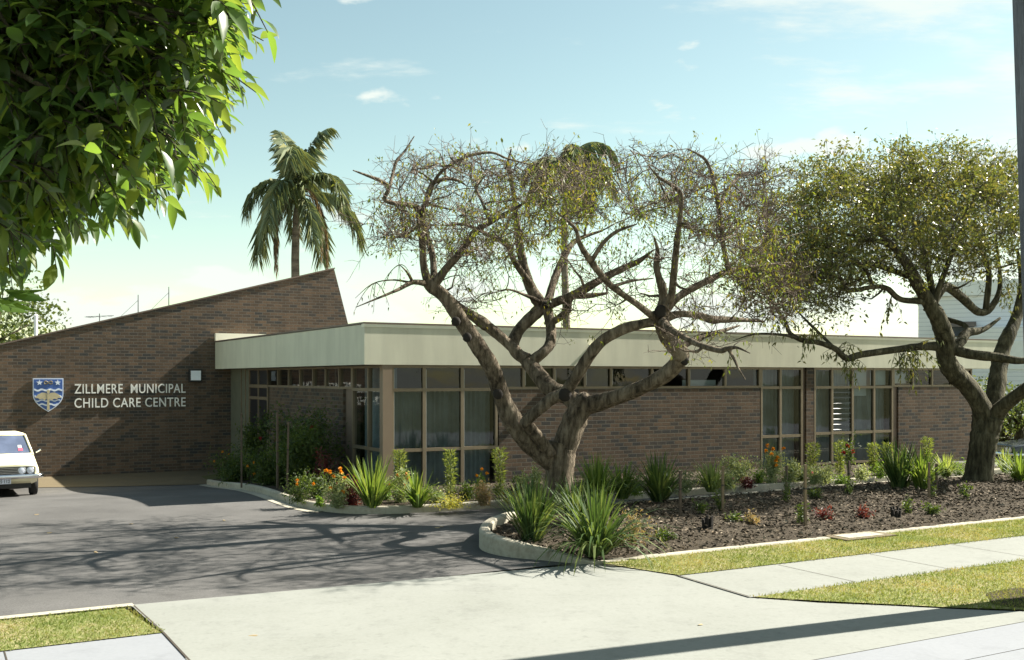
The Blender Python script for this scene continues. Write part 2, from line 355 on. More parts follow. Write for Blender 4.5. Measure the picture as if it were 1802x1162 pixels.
def board_mat():
    m, nt, b = new_mat('white weatherboard')
    tc = nt.nodes.new('ShaderNodeTexCoord'); sp = nt.nodes.new('ShaderNodeSeparateXYZ'); nt.links.new(tc.outputs['Object'], sp.inputs[0])
    d = N(nt, 'ShaderNodeMath', operation='MULTIPLY'); d.inputs[1].default_value = 5.0; nt.links.new(sp.outputs[2], d.inputs[0])
    fr = N(nt, 'ShaderNodeMath', operation='FRACT'); nt.links.new(d.outputs[0], fr.inputs[0])
    r = ramp(nt, [(0.0, (0.40, 0.42, 0.47)), (0.10, (0.66, 0.68, 0.73)), (0.2, (0.76, 0.78, 0.82)), (1.0, (0.79, 0.80, 0.84))])
    nt.links.new(fr.outputs[0], r.inputs['Fac']); nt.links.new(r.outputs['Color'], b.inputs['Base Color'])
    b.inputs['Roughness'].default_value = 0.6; bump(nt, b, fr.outputs[0], 0.6, 0.02)
    return m
M['boards'] = board_mat()

# ------------------------------------------------------------------ camera, light, sky
cam = bpy.data.cameras.new('camera'); co = bpy.data.objects.new('camera', cam); COL.objects.link(co)
co.location = (0, 0, ZC); co.rotation_euler = (R(90), 0, 0)
cam.sensor_width = 36; cam.lens = 36 * F / 1802; cam.shift_y = (HY - 581) / 1802; cam.shift_x = 0
cam.clip_start = 0.05; cam.clip_end = 5000
scn.camera = co
EL, AZ = R(40.5), R(24.3)
S = Vector((math.cos(AZ) * math.cos(EL), math.sin(AZ) * math.cos(EL), math.sin(EL)))
sl = bpy.data.lights.new('sun', 'SUN'); so = bpy.data.objects.new('sun', sl); COL.objects.link(so)
sl.energy = 5.0; sl.angle = R(0.55); sl.color = (1.0, 0.945, 0.83)
so.rotation_euler = S.to_track_quat('Z', 'Y').to_euler(); so.location = (20, 8, 30)
w = bpy.data.worlds.new('World'); scn.world = w; w.use_nodes = True
nt = w.node_tree; bg = nt.nodes['Background']
sky = nt.nodes.new('ShaderNodeTexSky'); sky.sky_type = 'NISHITA'; sky.sun_disc = False
sky.sun_elevation = EL; sky.sun_rotation = math.atan2(S.x, S.y); sky.altitude = 20; sky.air_density = 1.0; sky.dust_density = 0.5; sky.ozone_density = 1.0
tc = nt.nodes.new('ShaderNodeTexCoord'); sp = nt.nodes.new('ShaderNodeSeparateXYZ'); nt.links.new(tc.outputs['Generated'], sp.inputs[0])
def WM(op, a, b=None, clamp=False):
    n = nt.nodes.new('ShaderNodeMath'); n.operation = op; n.use_clamp = clamp
    for i, q in enumerate((a, b)):
        if q is None: continue
        if hasattr(q, 'links') or hasattr(q, 'is_linked'): nt.links.new(q, n.inputs[i])
        else: n.inputs[i].default_value = q
    return n.outputs[0]
def wnoise(vec, sc, det, rough=0.55):
    n = nt.nodes.new('ShaderNodeTexNoise'); n.inputs['Scale'].default_value = sc; n.inputs['Detail'].default_value = det; n.inputs['Roughness'].default_value = rough
    nt.links.new(vec, n.inputs['Vector']); return n.outputs['Fac']
def maprange(v, a, b, c=0.0, d=1.0, smooth=True):
    n = nt.nodes.new('ShaderNodeMapRange'); n.interpolation_type = 'SMOOTHSTEP' if smooth else 'LINEAR'
    nt.links.new(v, n.inputs[0])
    for i, q in enumerate((a, b, c, d)): n.inputs[i + 1].default_value = q
    return n.outputs[0]
zz = sp.outputs[2]
cb = nt.nodes.new('ShaderNodeCombineXYZ')                           # heaped clouds low down
nt.links.new(WM('MULTIPLY', sp.outputs[0], 5.0), cb.inputs[0]); nt.links.new(WM('MULTIPLY', sp.outputs[1], 5.0), cb.inputs[1]); nt.links.new(WM('MULTIPLY', zz, 13.0), cb.inputs[2])
n1 = wnoise(cb.outputs[0], 1.6, 7, 0.5)
low = maprange(zz, 0.04, 0.17, 0.055, -0.09)
cum = maprange(WM('ADD', n1, low), 0.53, 0.60)
cb2 = nt.nodes.new('ShaderNodeCombineXYZ')                          # thin high streaks
den = WM('ADD', zz, 0.12)
nt.links.new(WM('DIVIDE', sp.outputs[0], den), cb2.inputs[0]); nt.links.new(WM('MULTIPLY', WM('DIVIDE', sp.outputs[1], den), 1.9), cb2.inputs[1])
n2 = wnoise(cb2.outputs[0], 1.5, 8, 0.62)
side = maprange(sp.outputs[0], 0.08, 0.40, -0.10, 0.13)
cir = WM('MULTIPLY', maprange(WM('ADD', n2, side), 0.5, 0.68), 0.8)
cl = WM('MAXIMUM', WM('MULTIPLY', cum, 0.9), cir)
tint = nt.nodes.new('ShaderNodeMix'); tint.data_type = 'RGBA'; tint.blend_type = 'MULTIPLY'; tint.inputs[0].default_value = 1.0
nt.links.new(sky.outputs[0], tint.inputs[6]); tint.inputs[7].default_value = (1.32, 1.29, 0.93, 1)
mixc = nt.nodes.new('ShaderNodeMix'); mixc.data_type = 'RGBA'
nt.links.new(cl, mixc.inputs[0]); nt.links.new(tint.outputs[2], mixc.inputs[6]); mixc.inputs[7].default_value = (5.8, 6.2, 5.75, 1)
nt.links.new(mixc.outputs[2], bg.inputs['Color']); bg.inputs['Strength'].default_value = 0.0515
SKY_TINT, SKY_MIX = tint, mixc
vs = scn.view_settings; vs.view_transform = 'Standard'; vs.look = 'None'; vs.exposure = 1.7; vs.gamma = 1.0
scn.cycles.max_bounces = 8; scn.cycles.transparent_max_bounces = 12

# ------------------------------------------------------------------ ground
g = MB()
us = [-1500, -300, -80] + list(np.arange(-32, 40.1, 2.0)) + [80, 300, 1500]
vs_ = [-1500, -300, -80] + list(np.arange(-40, 50.1, 2.0)) + [90, 300, 1500]
V = [L(u, v, gz(u, v) - 0.07) for v in vs_ for u in us]
nu = len(us); fs = [(j*nu+i, j*nu+i+1, (j+1)*nu+i+1, (j+1)*nu+i) for j in range(len(vs_)-1) for i in range(nu-1)]
g.add(V, fs); struct('ground', g, M['ground'], smooth=True)
def uvgrid(fn, nu, nv, dz):
    m = MB()
    def q(a, b):
        u, v = fn(a, b); return L(u, v, gz(u, v) + dz)
    m.grid(q, nu, nv); return m
struct('driveway', uvgrid(lambda a, b: (-30 + 50.5 * a, (-8.1 - 0.3 * a) + (12.0 + 8.1 + 0.3 * a) * b), 100, 50, 0.004), M['asphalt'], smooth=True)
def path_edge(u): return 9.3 + (u + 6) * (-1.75 / 4.1)
struct('entry_path', uvgrid(lambda a, b: (-11 + 11.0 * a, (lambda e: e + (12 - e) * b)(min(10.8, max(7.45, path_edge(-11 + 11.0 * a))))), 60, 12, 0.016), M['tan_path'], smooth=True)
def flat(pts, z, name, mat):
    m = MB(); m.sheet([L(u, v, z) for u, v in pts]); return struct(name, m, mat)
# concrete crossing that flares towards the street
flat([(-6.12, -8.1), (-0.78, -8.42), (-0.52, -8.9), (-0.31, -9.6), (-0.40, -10.92), (0.05, -11.45), (0.59, -11.92), (0.99, -12.3), (1.6, -12.8), (1.6, -13.0), (-8.2, -13.0), (-7.0, -12.0), (-6.3, -11.0), (-6.05, -10.4), (-6.05, -9.5)], 0.010, 'concrete_crossing', M['concrete'])
flat([(-40, -13.0), (60, -13.0), (60, -13.6), (-40, -13.6)], 0.006, 'gutter', M['concrete_cool'])
flat([(-40, -13.6), (60, -13.6), (60, -21), (-40, -21)], 0.002, 'road', M['concrete_cool'])
flat([(-0.31, -9.62), (40, -9.72), (40, -10.88), (-0.40, -10.92)], 0.016, 'footpath', M['concrete'])
flat([(-40, -9.5), (-6.07, -9.5), (-6.07, -10.9), (-40, -10.9)], 0.016, 'footpath', M['concrete_cool'])
flat([(-0.62, -8.5), (40, -8.55), (40, -9.71), (-0.28, -9.6), (-0.5, -8.95)], 0.020, 'lawn', M['lawn'])
flat([(-0.36, -10.94), (40, -10.9), (40, -12.75), (1.6, -12.75), (1.0, -12.28), (0.62, -11.9), (0.1, -11.42)], 0.020, 'lawn', M['lawn'])
flat([(-40, -8.22), (-6.2, -8.28), (-6.08, -9.48), (-40, -9.48)], 0.020, 'lawn', M['lawn'])
flat([(-40, -10.92), (-6.4, -10.92), (-7.2, -12.0), (-8.2, -12.75), (-40, -12.75)], 0.020, 'lawn', M['lawn'])
j = MB()
def jointline(u0, v0, u1, v1, wd=0.012, z=0.0195):
    d = np.array([u1 - u0, v1 - v0]); n = np.array([-d[1], d[0]]) / np.linalg.norm(d) * wd
    j.sheet([L(u0 + n[0], v0 + n[1], z), L(u1 + n[0], v1 + n[1], z), L(u1 - n[0], v1 - n[1], z), L(u0 - n[0], v0 - n[1], z)])
for q in (-7.35, -8.9, -10.4, -12): jointline(q, -9.5, q, -10.9, 0.006)
for q in (1.2, 2.8, 4.4, 6.0, 7.6, 9.2): jointline(q, -9.66, q, -10.88, 0.005)
jointline(-6.10, -8.2, -6.06, -9.5, 0.009, 0.0235); jointline(-6.06, -9.5, -6.06, -11.0, 0.010, 0.0235)
jointline(-0.31, -9.6, -0.40, -10.92, 0.010, 0.0235)
struct('pavement_joints', j, M['joint'])

# kerbs ------------------------------------------------------------
def smooth_line(pts, n=8):
    pts = [np.array(p, float) for p in pts]; out = []
    for i in range(len(pts) - 1):
        p0 = pts[max(0, i-1)]; p1 = pts[i]; p2 = pts[i+1]; p3 = pts[min(len(pts)-1, i+2)]
        for k in range(n):
            t = k / n
            out.append(0.5 * ((2*p1) + (p2-p0)*t + (2*p0-5*p1+4*p2-p3)*t*t + (3*p1-p0-3*p2+p3)*t**3))
    out.append(pts[-1]); return out
def kerb(name, line, wid, hfn, mat):               # line of (u, v, height); the bed lies on the left of travel
    m = MB(); n = len(line); rows = []
    for i, p in enumerate(line):
        a = line[max(0, i-1)]; b = line[min(n-1, i+1)]
        d = np.array(b[:2]) - np.array(a[:2]); d /= np.linalg.norm(d) + 1e-9; nn = np.array([-d[1], d[0]])
        h = p[2]; z = gz(p[0], p[1]); r = min(0.03, h * 0.4)
        prof = [(0, -0.05), (0.004, h - r), (0.012, h - r*0.4), (r, h), (wid - r, h), (wid, h - r), (wid, -0.05)]
        rows.append([L(p[0] + nn[0]*o, p[1] + nn[1]*o, z + q) for o, q in prof])
    k = len(rows[0]); V = [q for r_ in rows for q in r_]
    fs = [(i*k+c, (i+1)*k+c, (i+1)*k+c+1, i*k+c+1) for i in range(n-1) for c in range(k-1)]
    fs += [tuple(range(k))[::-1], tuple((n-1)*k + c for c in range(k))]
    m.add(V, fs); return struct(name, m, mat, smooth=False)
bed_line = smooth_line([(-1.75, 7.5, .135), (-1.9, 5, .135), (-2.05, 2, .135), (-2.12, -0.6, .135), (-2.05, -1.5, .135), (-1.75, -2.3, .135), (-1.15, -2.75, .135), (-0.3, -2.92, .135), (1.5, -2.97, .135), (5, -3.1, .135), (10, -3.15, .135), (18, -3.2, .135)])
bed_line = [np.array(p) for p in bed_line]
kerb('kerb', bed_line, 0.12, None, M['kerb'])
isl = smooth_line([(18, -3.75, .12), (9.3, -3.8, .12), (4.5, -4.1, .13), (1.5, -4.2, .135), (0.9, -4.4, .2), (0.15, -4.85, .22), (-0.68, -5.6, .24), (-1.24, -6.4, .25), (-1.45, -6.95, .25), (-1.4, -7.45, .22), (-1.13, -7.9, .15), (-0.86, -8.32, .07), (-0.6, -8.48, .035), (0.4, -8.5, .035), (3, -8.5, .035), (8, -8.5, .035), (18, -8.5, .035)])
kerb('kerb', isl, 0.15, None, M['kerb'])
gt = MB(); gl_ = [p for p in bed_line if p[0] < -1.6 and p[1] > -2.2]
def gq(a, b):
    p = bed_line[min(int(a * 36), 36)]; u, v = p[0] - 0.02 - 0.2 * b, p[1] - 0.1 * b
    return L(u, v, gz(u, v) + 0.012)
gt.grid(gq, 36, 1); struct('gutter', gt, M['kerb'])
edge = MB(); edge.grid(lambda a, b: L(-30 + 23.9 * a, -8.1 - 0.01 - 0.13 * b, 0.03), 40, 1); struct('kerb', edge, M['kerb'])
# bed soil and mulch island
def bed_z(u, v): return gz(u, v) + 0.11
def fill(line, inset, zfn, mat, name, extra=()):
    pts = []
    n = len(line)
    for i, p in enumerate(line):
        a = line[max(0, i-1)]; b = line[min(n-1, i+1)]
        d = np.array(b[:2]) - np.array(a[:2]); d /= np.linalg.norm(d) + 1e-9; nn = np.array([-d[1], d[0]])
        pts.append((p[0] + nn[0]*inset, p[1] + nn[1]*inset))
    pts += list(extra)
    m = MB(); m.sheet([L(u, v, zfn(u, v)) for u, v in pts]); return struct(name, m, mat)
fill(bed_line, 0.07, bed_z, M['soil'], 'garden_bed', [(18, 0.1), (9, 0.1), (0.1, 0.1), (0.1, 2), (0.1, 4), (0.1, 6), (0.1, 7.4)])
def isl_z(u, v): return 0.03 + 0.09 * sstep(-8.5, -7.4, v)
mu = MB()
def mq(a, b):
    u = -1.33 + 19.33 * a
    v0 = -8.42; v1 = np.interp(u, [-1.38, -1.1, -.5, .2, .95, 1.5, 4.5, 9.3, 18], [-6.95, -6.35, -5.55, -4.8, -4.45, -4.3, -4.2, -3.9, -3.85])
    if u < -0.6: v0 = np.interp(u, [-1.38, -1.33, -1.1, -.86, -.6], [-7.0, -7.4, -7.85, -8.25, -8.42])
    v = v0 + (v1 - v0) * b
    return L(u, v, isl_z(u, v) + (rng.normal() * 0.012 if 0 < b < 1 else 0))
mu.grid(mq, 160, 40); struct('mulch_bed', mu, M['soil'], smooth=True)
def uv_in_island(n):
    o = []
    while len(o) < n:
        u = rng.uniform(-1.5, 13); v = rng.uniform(-8.38, -3.95)
        if u < -0.4 and ((u + 0.35) / 0.9) ** 2 + ((v + 7.0) / 1.25) ** 2 > 1: continue
        if u >= -0.4 and v > np.interp(u, [-.4, .2, .95, 1.5, 4.5, 9.3], [-5.6, -5.0, -4.6, -4.4, -4.3, -3.98]): continue
        o.append((u, v))
    return o
ch = MB(); spots = uv_in_island(15000)
Pc = np.array([L(u, v, isl_z(u, v) + 0.008 + abs(rng.normal()) * 0.014) for u, v in spots])
Dc = rng.normal(size=(len(Pc), 3)) * np.array([1, 1, 0.32])
ch.leaves(Pc, Dc, rng.uniform(0.02, 0.085, len(Pc)), rng.uniform(.25, .7), 0.15)
lt = uv_in_island(4200); Pq = np.array([L(u, v, isl_z(u, v) + 0.03 + abs(rng.normal()) * 0.012) for u, v in lt]); ch.leaves(Pq, rng.normal(size=(len(Pq), 3)) * np.array([1, 1, .25]), rng.uniform(.035, .11, len(Pq)), .35, .3)
bs = []
while len(bs) < 3500:
    u = rng.uniform(-1.8, 13); v = rng.uniform(-2.8, -0.1)
    if u < -0.9 and ((u + 0.9) / 0.95) ** 2 + ((v + 1.3) / 1.4) ** 2 > 1 and v < -1.3: continue
    bs.append((u, v))
Pb = np.array([L(u, v, bed_z(u, v) + 0.008 + abs(rng.normal()) * 0.012) for u, v in bs])
ch.leaves(Pb, rng.normal(size=(len(Pb), 3)) * np.array([1, 1, 0.3]), rng.uniform(0.02, 0.07, len(Pb)), 0.5, 0.15)
struct('mulch_chips', ch, M['chips'], 'stuff')
# grass
def grass_mat():
    m = leaf_mat('grass blades in dry patches', [(0.11, 0.155, 0.034), (0.18, 0.205, 0.062), (0.27, 0.245, 0.11), (0.36, 0.29, 0.165)], 0.3, 0.65, 0.15)
    nt = m.node_tree; r = [n for n in nt.nodes if n.type == 'VALTORGB'][0]; g = [n for n in nt.nodes if n.type == 'NEW_GEOMETRY'][0]
    n1 = noise(nt, 1.1, 5); n2 = noise(nt, 7, 3)
    a = N(nt, 'ShaderNodeMath', operation='MULTIPLY_ADD'); a.inputs[1].default_value = 1.9; nt.links.new(n1.outputs['Fac'], a.inputs[0])
    b = N(nt, 'ShaderNodeMath', operation='MULTIPLY_ADD'); b.inputs[1].default_value = 0.9; b.inputs[2].default_value = -1.27; nt.links.new(n2.outputs['Fac'], b.inputs[0]); nt.links.new(b.outputs[0], a.inputs[2])
    c = N(nt, 'ShaderNodeMath', operation='MULTIPLY_ADD'); c.inputs[1].default_value = 0.45; nt.links.new(g.outputs['Random Per Island'], c.inputs[0]); nt.links.new(a.outputs[0], c.inputs[2])
    nt.links.new(c.outputs[0], r.inputs['Fac']); return m
M['grass'] = grass_mat()
def grass(name, pts_uv, n, hmin, hmax):
    pts_uv = np.array(pts_uv); lo = pts_uv.min(0); hi = pts_uv.max(0); out = []
    def inside(q):
        c = False; k = len(pts_uv); jx = k - 1
        for i in range(k):
            a, b = pts_uv[i], pts_uv[jx]
            if (a[1] > q[1]) != (b[1] > q[1]) and q[0] < (b[0]-a[0])*(q[1]-a[1])/(b[1]-a[1]+1e-12)+a[0]: c = not c
            jx = i
        return c
    while len(out) < n:
        q = rng.uniform(lo, hi)
        if inside(q): out.append(q)
    Pg = np.array([L(u + rng.normal() * .018, v + rng.normal() * .018, 0.018) for u, v in out])
    D = rng.normal(size=(n, 3)) * np.array([0.75, 0.75, 0.0]) + np.array([0, 0, 1.0])
    m = MB(); m.leaves(Pg, D, rng.uniform(hmin, hmax, n), 0.22, 0.2); return struct(name, m, M['grass'], 'stuff')
grass('grass', [(-0.66, -8.53), (9.5, -8.55), (9.5, -9.74), (-0.26, -9.63), (-0.5, -8.95)], 30000, 0.015, 0.045)
grass('grass', [(-0.38, -10.93), (7, -10.87), (7, -12.7), (1.6, -12.8), (1.0, -12.31), (0.62, -11.95), (0.1, -11.46)], 30000, 0.015, 0.045)
grass('grass', [(-11, -8.2), (-6.16, -8.25), (-6.05, -9.5), (-11, -9.5)], 18000, 0.015, 0.042)

# ------------------------------------------------------------------ the child care centre
B = thing('childcare_building', 'low brown brick building with deep cream fascia, clerestory windows and raking hall wall', 'building', W0, ANG)
ZE, ZT, ZS = 2.573, 3.36, 2.10                       # underside and top of fascia, sill of the clerestory
UE, UW = fu(1755), fu(1711)
w1 = fu(876); w2a, w2b = fu(1339), fu(1411); pr0, pr1 = fu(1419), fu(1432); w3a, w3b = fu(1433), fu(1572); br = fu(1581)
def part(name, mb, mat, parent=B, smooth=False): return link(name, mb, mat, parent, smooth)
def wallbox(a, b, mat, name='brick_wall'):
    m = MB(); m.box(a, b); return part(name, m, mat)
wallbox((w1 + 0.03, 0, -0.2), (w2a - 0.03, 0.22, ZS - 0.03), M['brick_u'])
wallbox((pr0, 0.0, -0.2), (pr1, 0.3, ZE + 0.02), M['brick_u'], 'brick_pier')
wallbox((br, 0, -0.6), (UW, 0.22, ZS - 0.03), M['brick_u'])
wallbox((UW - 0.02, 0.221, -0.8), (UW + 0.2, 11.9, ZE + 0.02), M['brick_v'])
va, vb = fv(603.5), fv(474)
wallbox((0, va, -0.6), (0.22, vb, ZS - 0.03), M['brick_v'])
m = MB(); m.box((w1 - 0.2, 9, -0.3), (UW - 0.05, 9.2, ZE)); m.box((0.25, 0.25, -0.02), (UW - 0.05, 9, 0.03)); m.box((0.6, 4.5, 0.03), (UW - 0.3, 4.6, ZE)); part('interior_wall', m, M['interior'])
for a_, b_ in (((w2b + 0.04, 0.05, 0.0), (pr0 - 0.004, 0.25, ZE)), ((w3b + 0.02, 0.05, 0.0), (br - 0.004, 0.25, ZS - 0.03)), ((0.06, fv(618) + 0.02, 0), (0.22, va - 0.004, ZS - 0.03))): wallbox(a_, b_, M['flashing'], 'recess_shade_panel')  # dark brown strips stand in for the shadow inside the wall recesses
# fascia
eu, ev = 0.46, 0.06
m = MB()
m.box((-eu, -ev, ZE), (UE, -ev + 0.12, ZT)); m.box((-eu, -ev + 0.121, ZE), (-eu + 0.12, 11.99, ZT)); m.box((UE - 0.12, -ev + 0.121, ZE), (UE, 11.99, ZT))
part('fascia', m, M['cream'])
m = MB(); m.box((-eu - 0.012, -ev - 0.012, ZT - 0.05), (UE + 0.012, -ev + 0.13, ZT + 0.012)); part('fascia_cap', m, M['cream_cap'])
m = MB(); m.box((-eu - 0.02, -ev - 0.02, ZT + 0.0125), (UE + 0.02, -ev + 0.16, ZT + 0.045)); m.box((-eu - 0.02, -ev + 0.161, ZT + 0.0125), (-eu + 0.16, 11.98, ZT + 0.045)); part('roof_edging', m, M['flashing'])
m = MB(); m.box((-eu + 0.121, -ev + 0.121, ZE + 0.012), (UE - 0.121, 11.98, ZE + 0.05)); part('soffit', m, M['bronze'])
m = MB(); m.box((-eu + 0.12, -ev + 0.12, ZT - 0.15), (UE - 0.12, 11.98, ZT - 0.08)); part('roof', m, M['roofing'])
m = MB(); m.box((-eu - 0.02, 11.86, ZT + 0.05), (1.2, 11.985, 3.63)); part('roof_upstand', m, M['cream_cap'])
# raking hall
slope = (5.72 - 3.19) / (3.23 + 6.18); zr = lambda u: 3.19 + (u + 6.18) * slope
prof = [(-13.5, -0.6), (-13.5, zr(-13.5)), (3.23, 5.72), (3.72, 3.9), (4.1, 2.5), (4.1, -0.6)]
m = MB(); m.prism([(u, 12.0, z) for u, z in prof], (0, 0.24, 0)); part('raking_wall', m, M['brick_u'])
m = MB(); m.prism([(u + (0.1 if u < 0 else -0.25), 12.241, z - (0.12 if z > 1 else 0)) for u, z in prof], (0, 9, 0)); part('hall', m, M['brick_v'])
m = MB(); m.prism([(-13.56, 11.97, zr(-13.56) + 0.003), (3.25, 11.97, zr(3.25) + 0.003), (3.25, 11.97, zr(3.25) + 0.045), (-13.56, 11.97, zr(-13.56) + 0.045)], (0, 0.3, 0)); part('wall_capping', m, M['flashing'])
m = MB(); m.prism([(-13.5, 12.25, zr(-13.5) - 0.11), (3.0, 12.25, zr(3.0) - 0.11), (3.0, 12.25, zr(3.0) - 0.04), (-13.5, 12.25, zr(-13.5) - 0.04)], (0, 9.2, 0)); part('hall_roof', m, M['roofing'])
# corner post
m = MB(); m.box((-0.07, -0.05, -0.1), (0.13, 0.12, ZE)); part('corner_post', m, M['post'])

def plane_box(m, axis, a0, a1, d0, d1, z0, z1):
    if axis == 'u': m.box((a0, d0, z0), (a1, d1, z1))
    else: m.box((d0, a0, z0), (d1, a1, z1))
def window(axis, marks, z0, z1, transoms, name='window', curtain=None, glass='glass', bar=0.055, dep=(0.0, 0.09), edge_=0.014):
    """a bank of glazing between marks[0] and marks[-1]"""
    f = MB(); bd_ = []; ps = MB()
    a0, a1 = min(marks), max(marks); marks = sorted(marks)
    plane_box(f, axis, a0, a1, dep[0] + .006, dep[1], z0, z0 + bar); plane_box(f, axis, a0, a1, dep[0] + .006, dep[1], z1 - bar, z1)
    for t in transoms: plane_box(f, axis, a0 + bar, a1 - bar, dep[0] + 0.004, dep[1] - .002, t - bar * .6, t + bar * .6)
    for i, a in enumerate(marks):
        b = bar if i in (0, len(marks) - 1) else bar * 1.25
        lo = a if i == 0 else (a - b if i == len(marks) - 1 else a - b / 2)
        plane_box(f, axis, lo, lo + b, dep[0], dep[1] + .002, z0 + 0.001, z1 - 0.001)
        if i < len(marks) - 1 and edge_:
            zs = [z0 + bar] + sorted(transoms) + [z1 - bar]
            for q in range(len(zs) - 1):
                e = MB(); plane_box(e, axis, lo + b + 0.001, lo + b + edge_, dep[0] + 0.012, dep[0] + 0.03, zs[q] + bar * .6, zs[q+1] - bar * .6); bd_.append(e)
    wv = part(name, f, M['bronze'])
    gd = dep[0] + 0.045
    for i in range(len(marks) - 1):
        zs = [z0 + bar * .5] + sorted(transoms) + [z1 - bar * .5]
        for q in range(len(zs) - 1):
            ya, yb, za, zb = marks[i] + .01, marks[i+1] - .01, zs[q] + .01, zs[q+1] - .01
            tl = rng.normal() * 0.004; tv = rng.normal() * 0.004
            if axis == 'u': ps.add([(ya, gd + tl, za), (yb, gd - tl, za), (yb, gd - tl + tv, zb), (ya, gd + tl + tv, zb)], [(0, 1, 2, 3)])
            else: ps.add([(gd + tl, ya, za), (gd - tl, yb, za), (gd - tl + tv, yb, zb), (gd + tl + tv, ya, zb)], [(0, 1, 2, 3)])
    part('pane', ps, M[glass], wv)
    for e in bd_: part('bead', e, M['alu'], wv)
    if curtain:
        c = MB(); n = int((a1 - a0) / 0.018)
        ph = rng.uniform(0, 6, 40)
        def cq(a, b):
            s = a0 + 0.03 + (a1 - a0 - 0.06) * a
            d = 0.3 + 0.028 * math.sin(s * 52 + 1.2 * math.sin(s * 9)) * (0.7 + 0.5 * math.sin(s * 7 + ph[0])) + 0.012 * math.sin(s * 131)
            z = z0 + 0.03 + (curtain - z0 - 0.03) * b
            return (s, d, z) if axis == 'u' else (d, s, z)
        c.grid(cq, n, 3); part('curtain', c, M['curtain'], wv, True)
    return wv
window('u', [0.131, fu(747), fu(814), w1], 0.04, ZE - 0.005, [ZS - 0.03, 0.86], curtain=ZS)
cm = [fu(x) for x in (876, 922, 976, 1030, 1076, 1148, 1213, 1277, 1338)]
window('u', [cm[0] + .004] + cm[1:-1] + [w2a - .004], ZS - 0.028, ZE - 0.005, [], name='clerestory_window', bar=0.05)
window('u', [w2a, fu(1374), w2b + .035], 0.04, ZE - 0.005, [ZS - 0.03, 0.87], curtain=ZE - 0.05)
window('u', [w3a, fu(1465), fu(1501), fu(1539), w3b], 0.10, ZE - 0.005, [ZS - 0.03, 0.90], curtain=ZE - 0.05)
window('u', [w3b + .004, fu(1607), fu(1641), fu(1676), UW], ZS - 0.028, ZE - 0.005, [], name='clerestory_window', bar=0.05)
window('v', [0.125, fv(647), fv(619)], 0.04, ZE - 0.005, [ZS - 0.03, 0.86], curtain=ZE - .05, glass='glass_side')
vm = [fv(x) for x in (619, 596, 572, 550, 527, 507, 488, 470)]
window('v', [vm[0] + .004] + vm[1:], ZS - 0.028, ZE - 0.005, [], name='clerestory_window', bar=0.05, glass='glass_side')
# plain blind hung behind two of the clerestory panes and a pale board in window three
m = MB(); m.box((fu(1467), 0.012, ZS - 0.18 - 0.9), (fu(1483), 0.03, ZS - 0.08))
lv = MB()
for k in range(8):
    z = 0.98 + k * 0.135; lv.add([(fu(1466.5), 0.03, z), (fu(1499), 0.03, z), (fu(1499), 0.10, z + 0.075), (fu(1466.5), 0.10, z + 0.075), (fu(1466.5), 0.036, z), (fu(1499), 0.036, z), (fu(1499), 0.106, z + 0.075), (fu(1466.5), 0.106, z + 0.075)], [(0,1,2,3),(7,6,5,4),(0,4,5,1),(3,2,6,7),(0,3,7,4),(1,5,6,2)])
part('louvre', lv, M['louvre'])
wallbox((fu(1504), 0.20, ZS - 0.26), (fu(1535), 0.215, ZE - 0.04), M['white'], 'blind'); wallbox((fu(1542), 0.20, ZS + 0.02), (fu(1569), 0.215, ZE - 0.03), M['white'], 'blind'); wallbox((fu(1576), 0.20, ZS + 0.06), (fu(1605), 0.215, ZE - 0.03), M['white'], 'blind')
wallbox((fu(1215), 0.30, ZS + 0.02), (fu(1274), 0.315, ZS + 0.16), M['white'], 'blind')
# entrance
vd0, vdm, vd1, vp1 = fv(470), fv(454), fv(438), fv(418)
f = MB(); fz0, fz1 = -0.42, ZE - 0.005
for a in (vd0 - .05, vdm - .03, vd1 - .03): f.box((0.0, a, fz0), (0.10, a + 0.07, fz1))
f.box((0.004, vd0 + .02, 1.72), (0.095, vd1 - .03, 1.80)); f.box((0.004, vd0 + .02, ZS - 0.06), (0.095, vd1 - .03, ZS + 0.03)); f.box((0.004, vd0 + .02, fz1 - .05), (0.095, vd1 - .03, fz1 - .001))
dr = part('entrance_door', f, M['bronze'])
m = MB()
for a, b in ((vd0 + .025, vdm - .035), (vdm + .045, vd1 - .035)): m.box((0.03, a, fz0), (0.06, b, 1.715)); m.box((0.03, a, 1.805), (0.06, b, ZS - .065)); m.box((0.03, a, ZS + .035), (0.06, b, fz1 - .055))
part('door_leaf', m, M['door_dark'], dr)
m = MB(); m.tube([(-0.05, vdm + .1, 0.55), (-0.05, vdm + .1, 0.85)], [.018, .018], 8); part('handle', m, M['alu'], dr)
m = MB(); m.box((0.0, vd1 + .045, fz0), (0.08, 11.99, fz1)); part('side_panel', m, M['green_panel'])
m = MB()
for a in (vd1 + .3, vd1 + .75): m.box((-0.02, a, fz0), (-0.001, a + .05, fz1))
part('panel_batten', m, M['bronze'])

# lettering, crest, lamp, floodlight ---------------------------------
def text_mesh(txt, box, dep, font_off=0.0):
    cu = bpy.data.curves.new('lettering', 'FONT'); cu.body = txt; cu.extrude = 0.5; cu.resolution_u = 4; cu.offset = font_off; cu.space_character = 1.08
    t = bpy.data.objects.new('lettering', cu); COL.objects.link(t)
    dg = bpy.context.evaluated_depsgraph_get(); me = t.evaluated_get(dg).to_mesh()
    V = np.array([v.co[:] for v in me.vertices]); fcs = [tuple(p.vertices) for p in me.polygons]
    t.evaluated_get(dg).to_mesh_clear(); bpy.data.objects.remove(t); bpy.data.curves.remove(cu)
    lo, hi = V.min(0), V.max(0); V = (V - lo) / (hi - lo)
    (a0, a1), (z0, z1) = box
    m = MB(); m.add(np.stack([a0 + V[:, 0] * (a1 - a0), -V[:, 2] * dep, z0 + V[:, 1] * (z1 - z0)], 1), fcs); return m
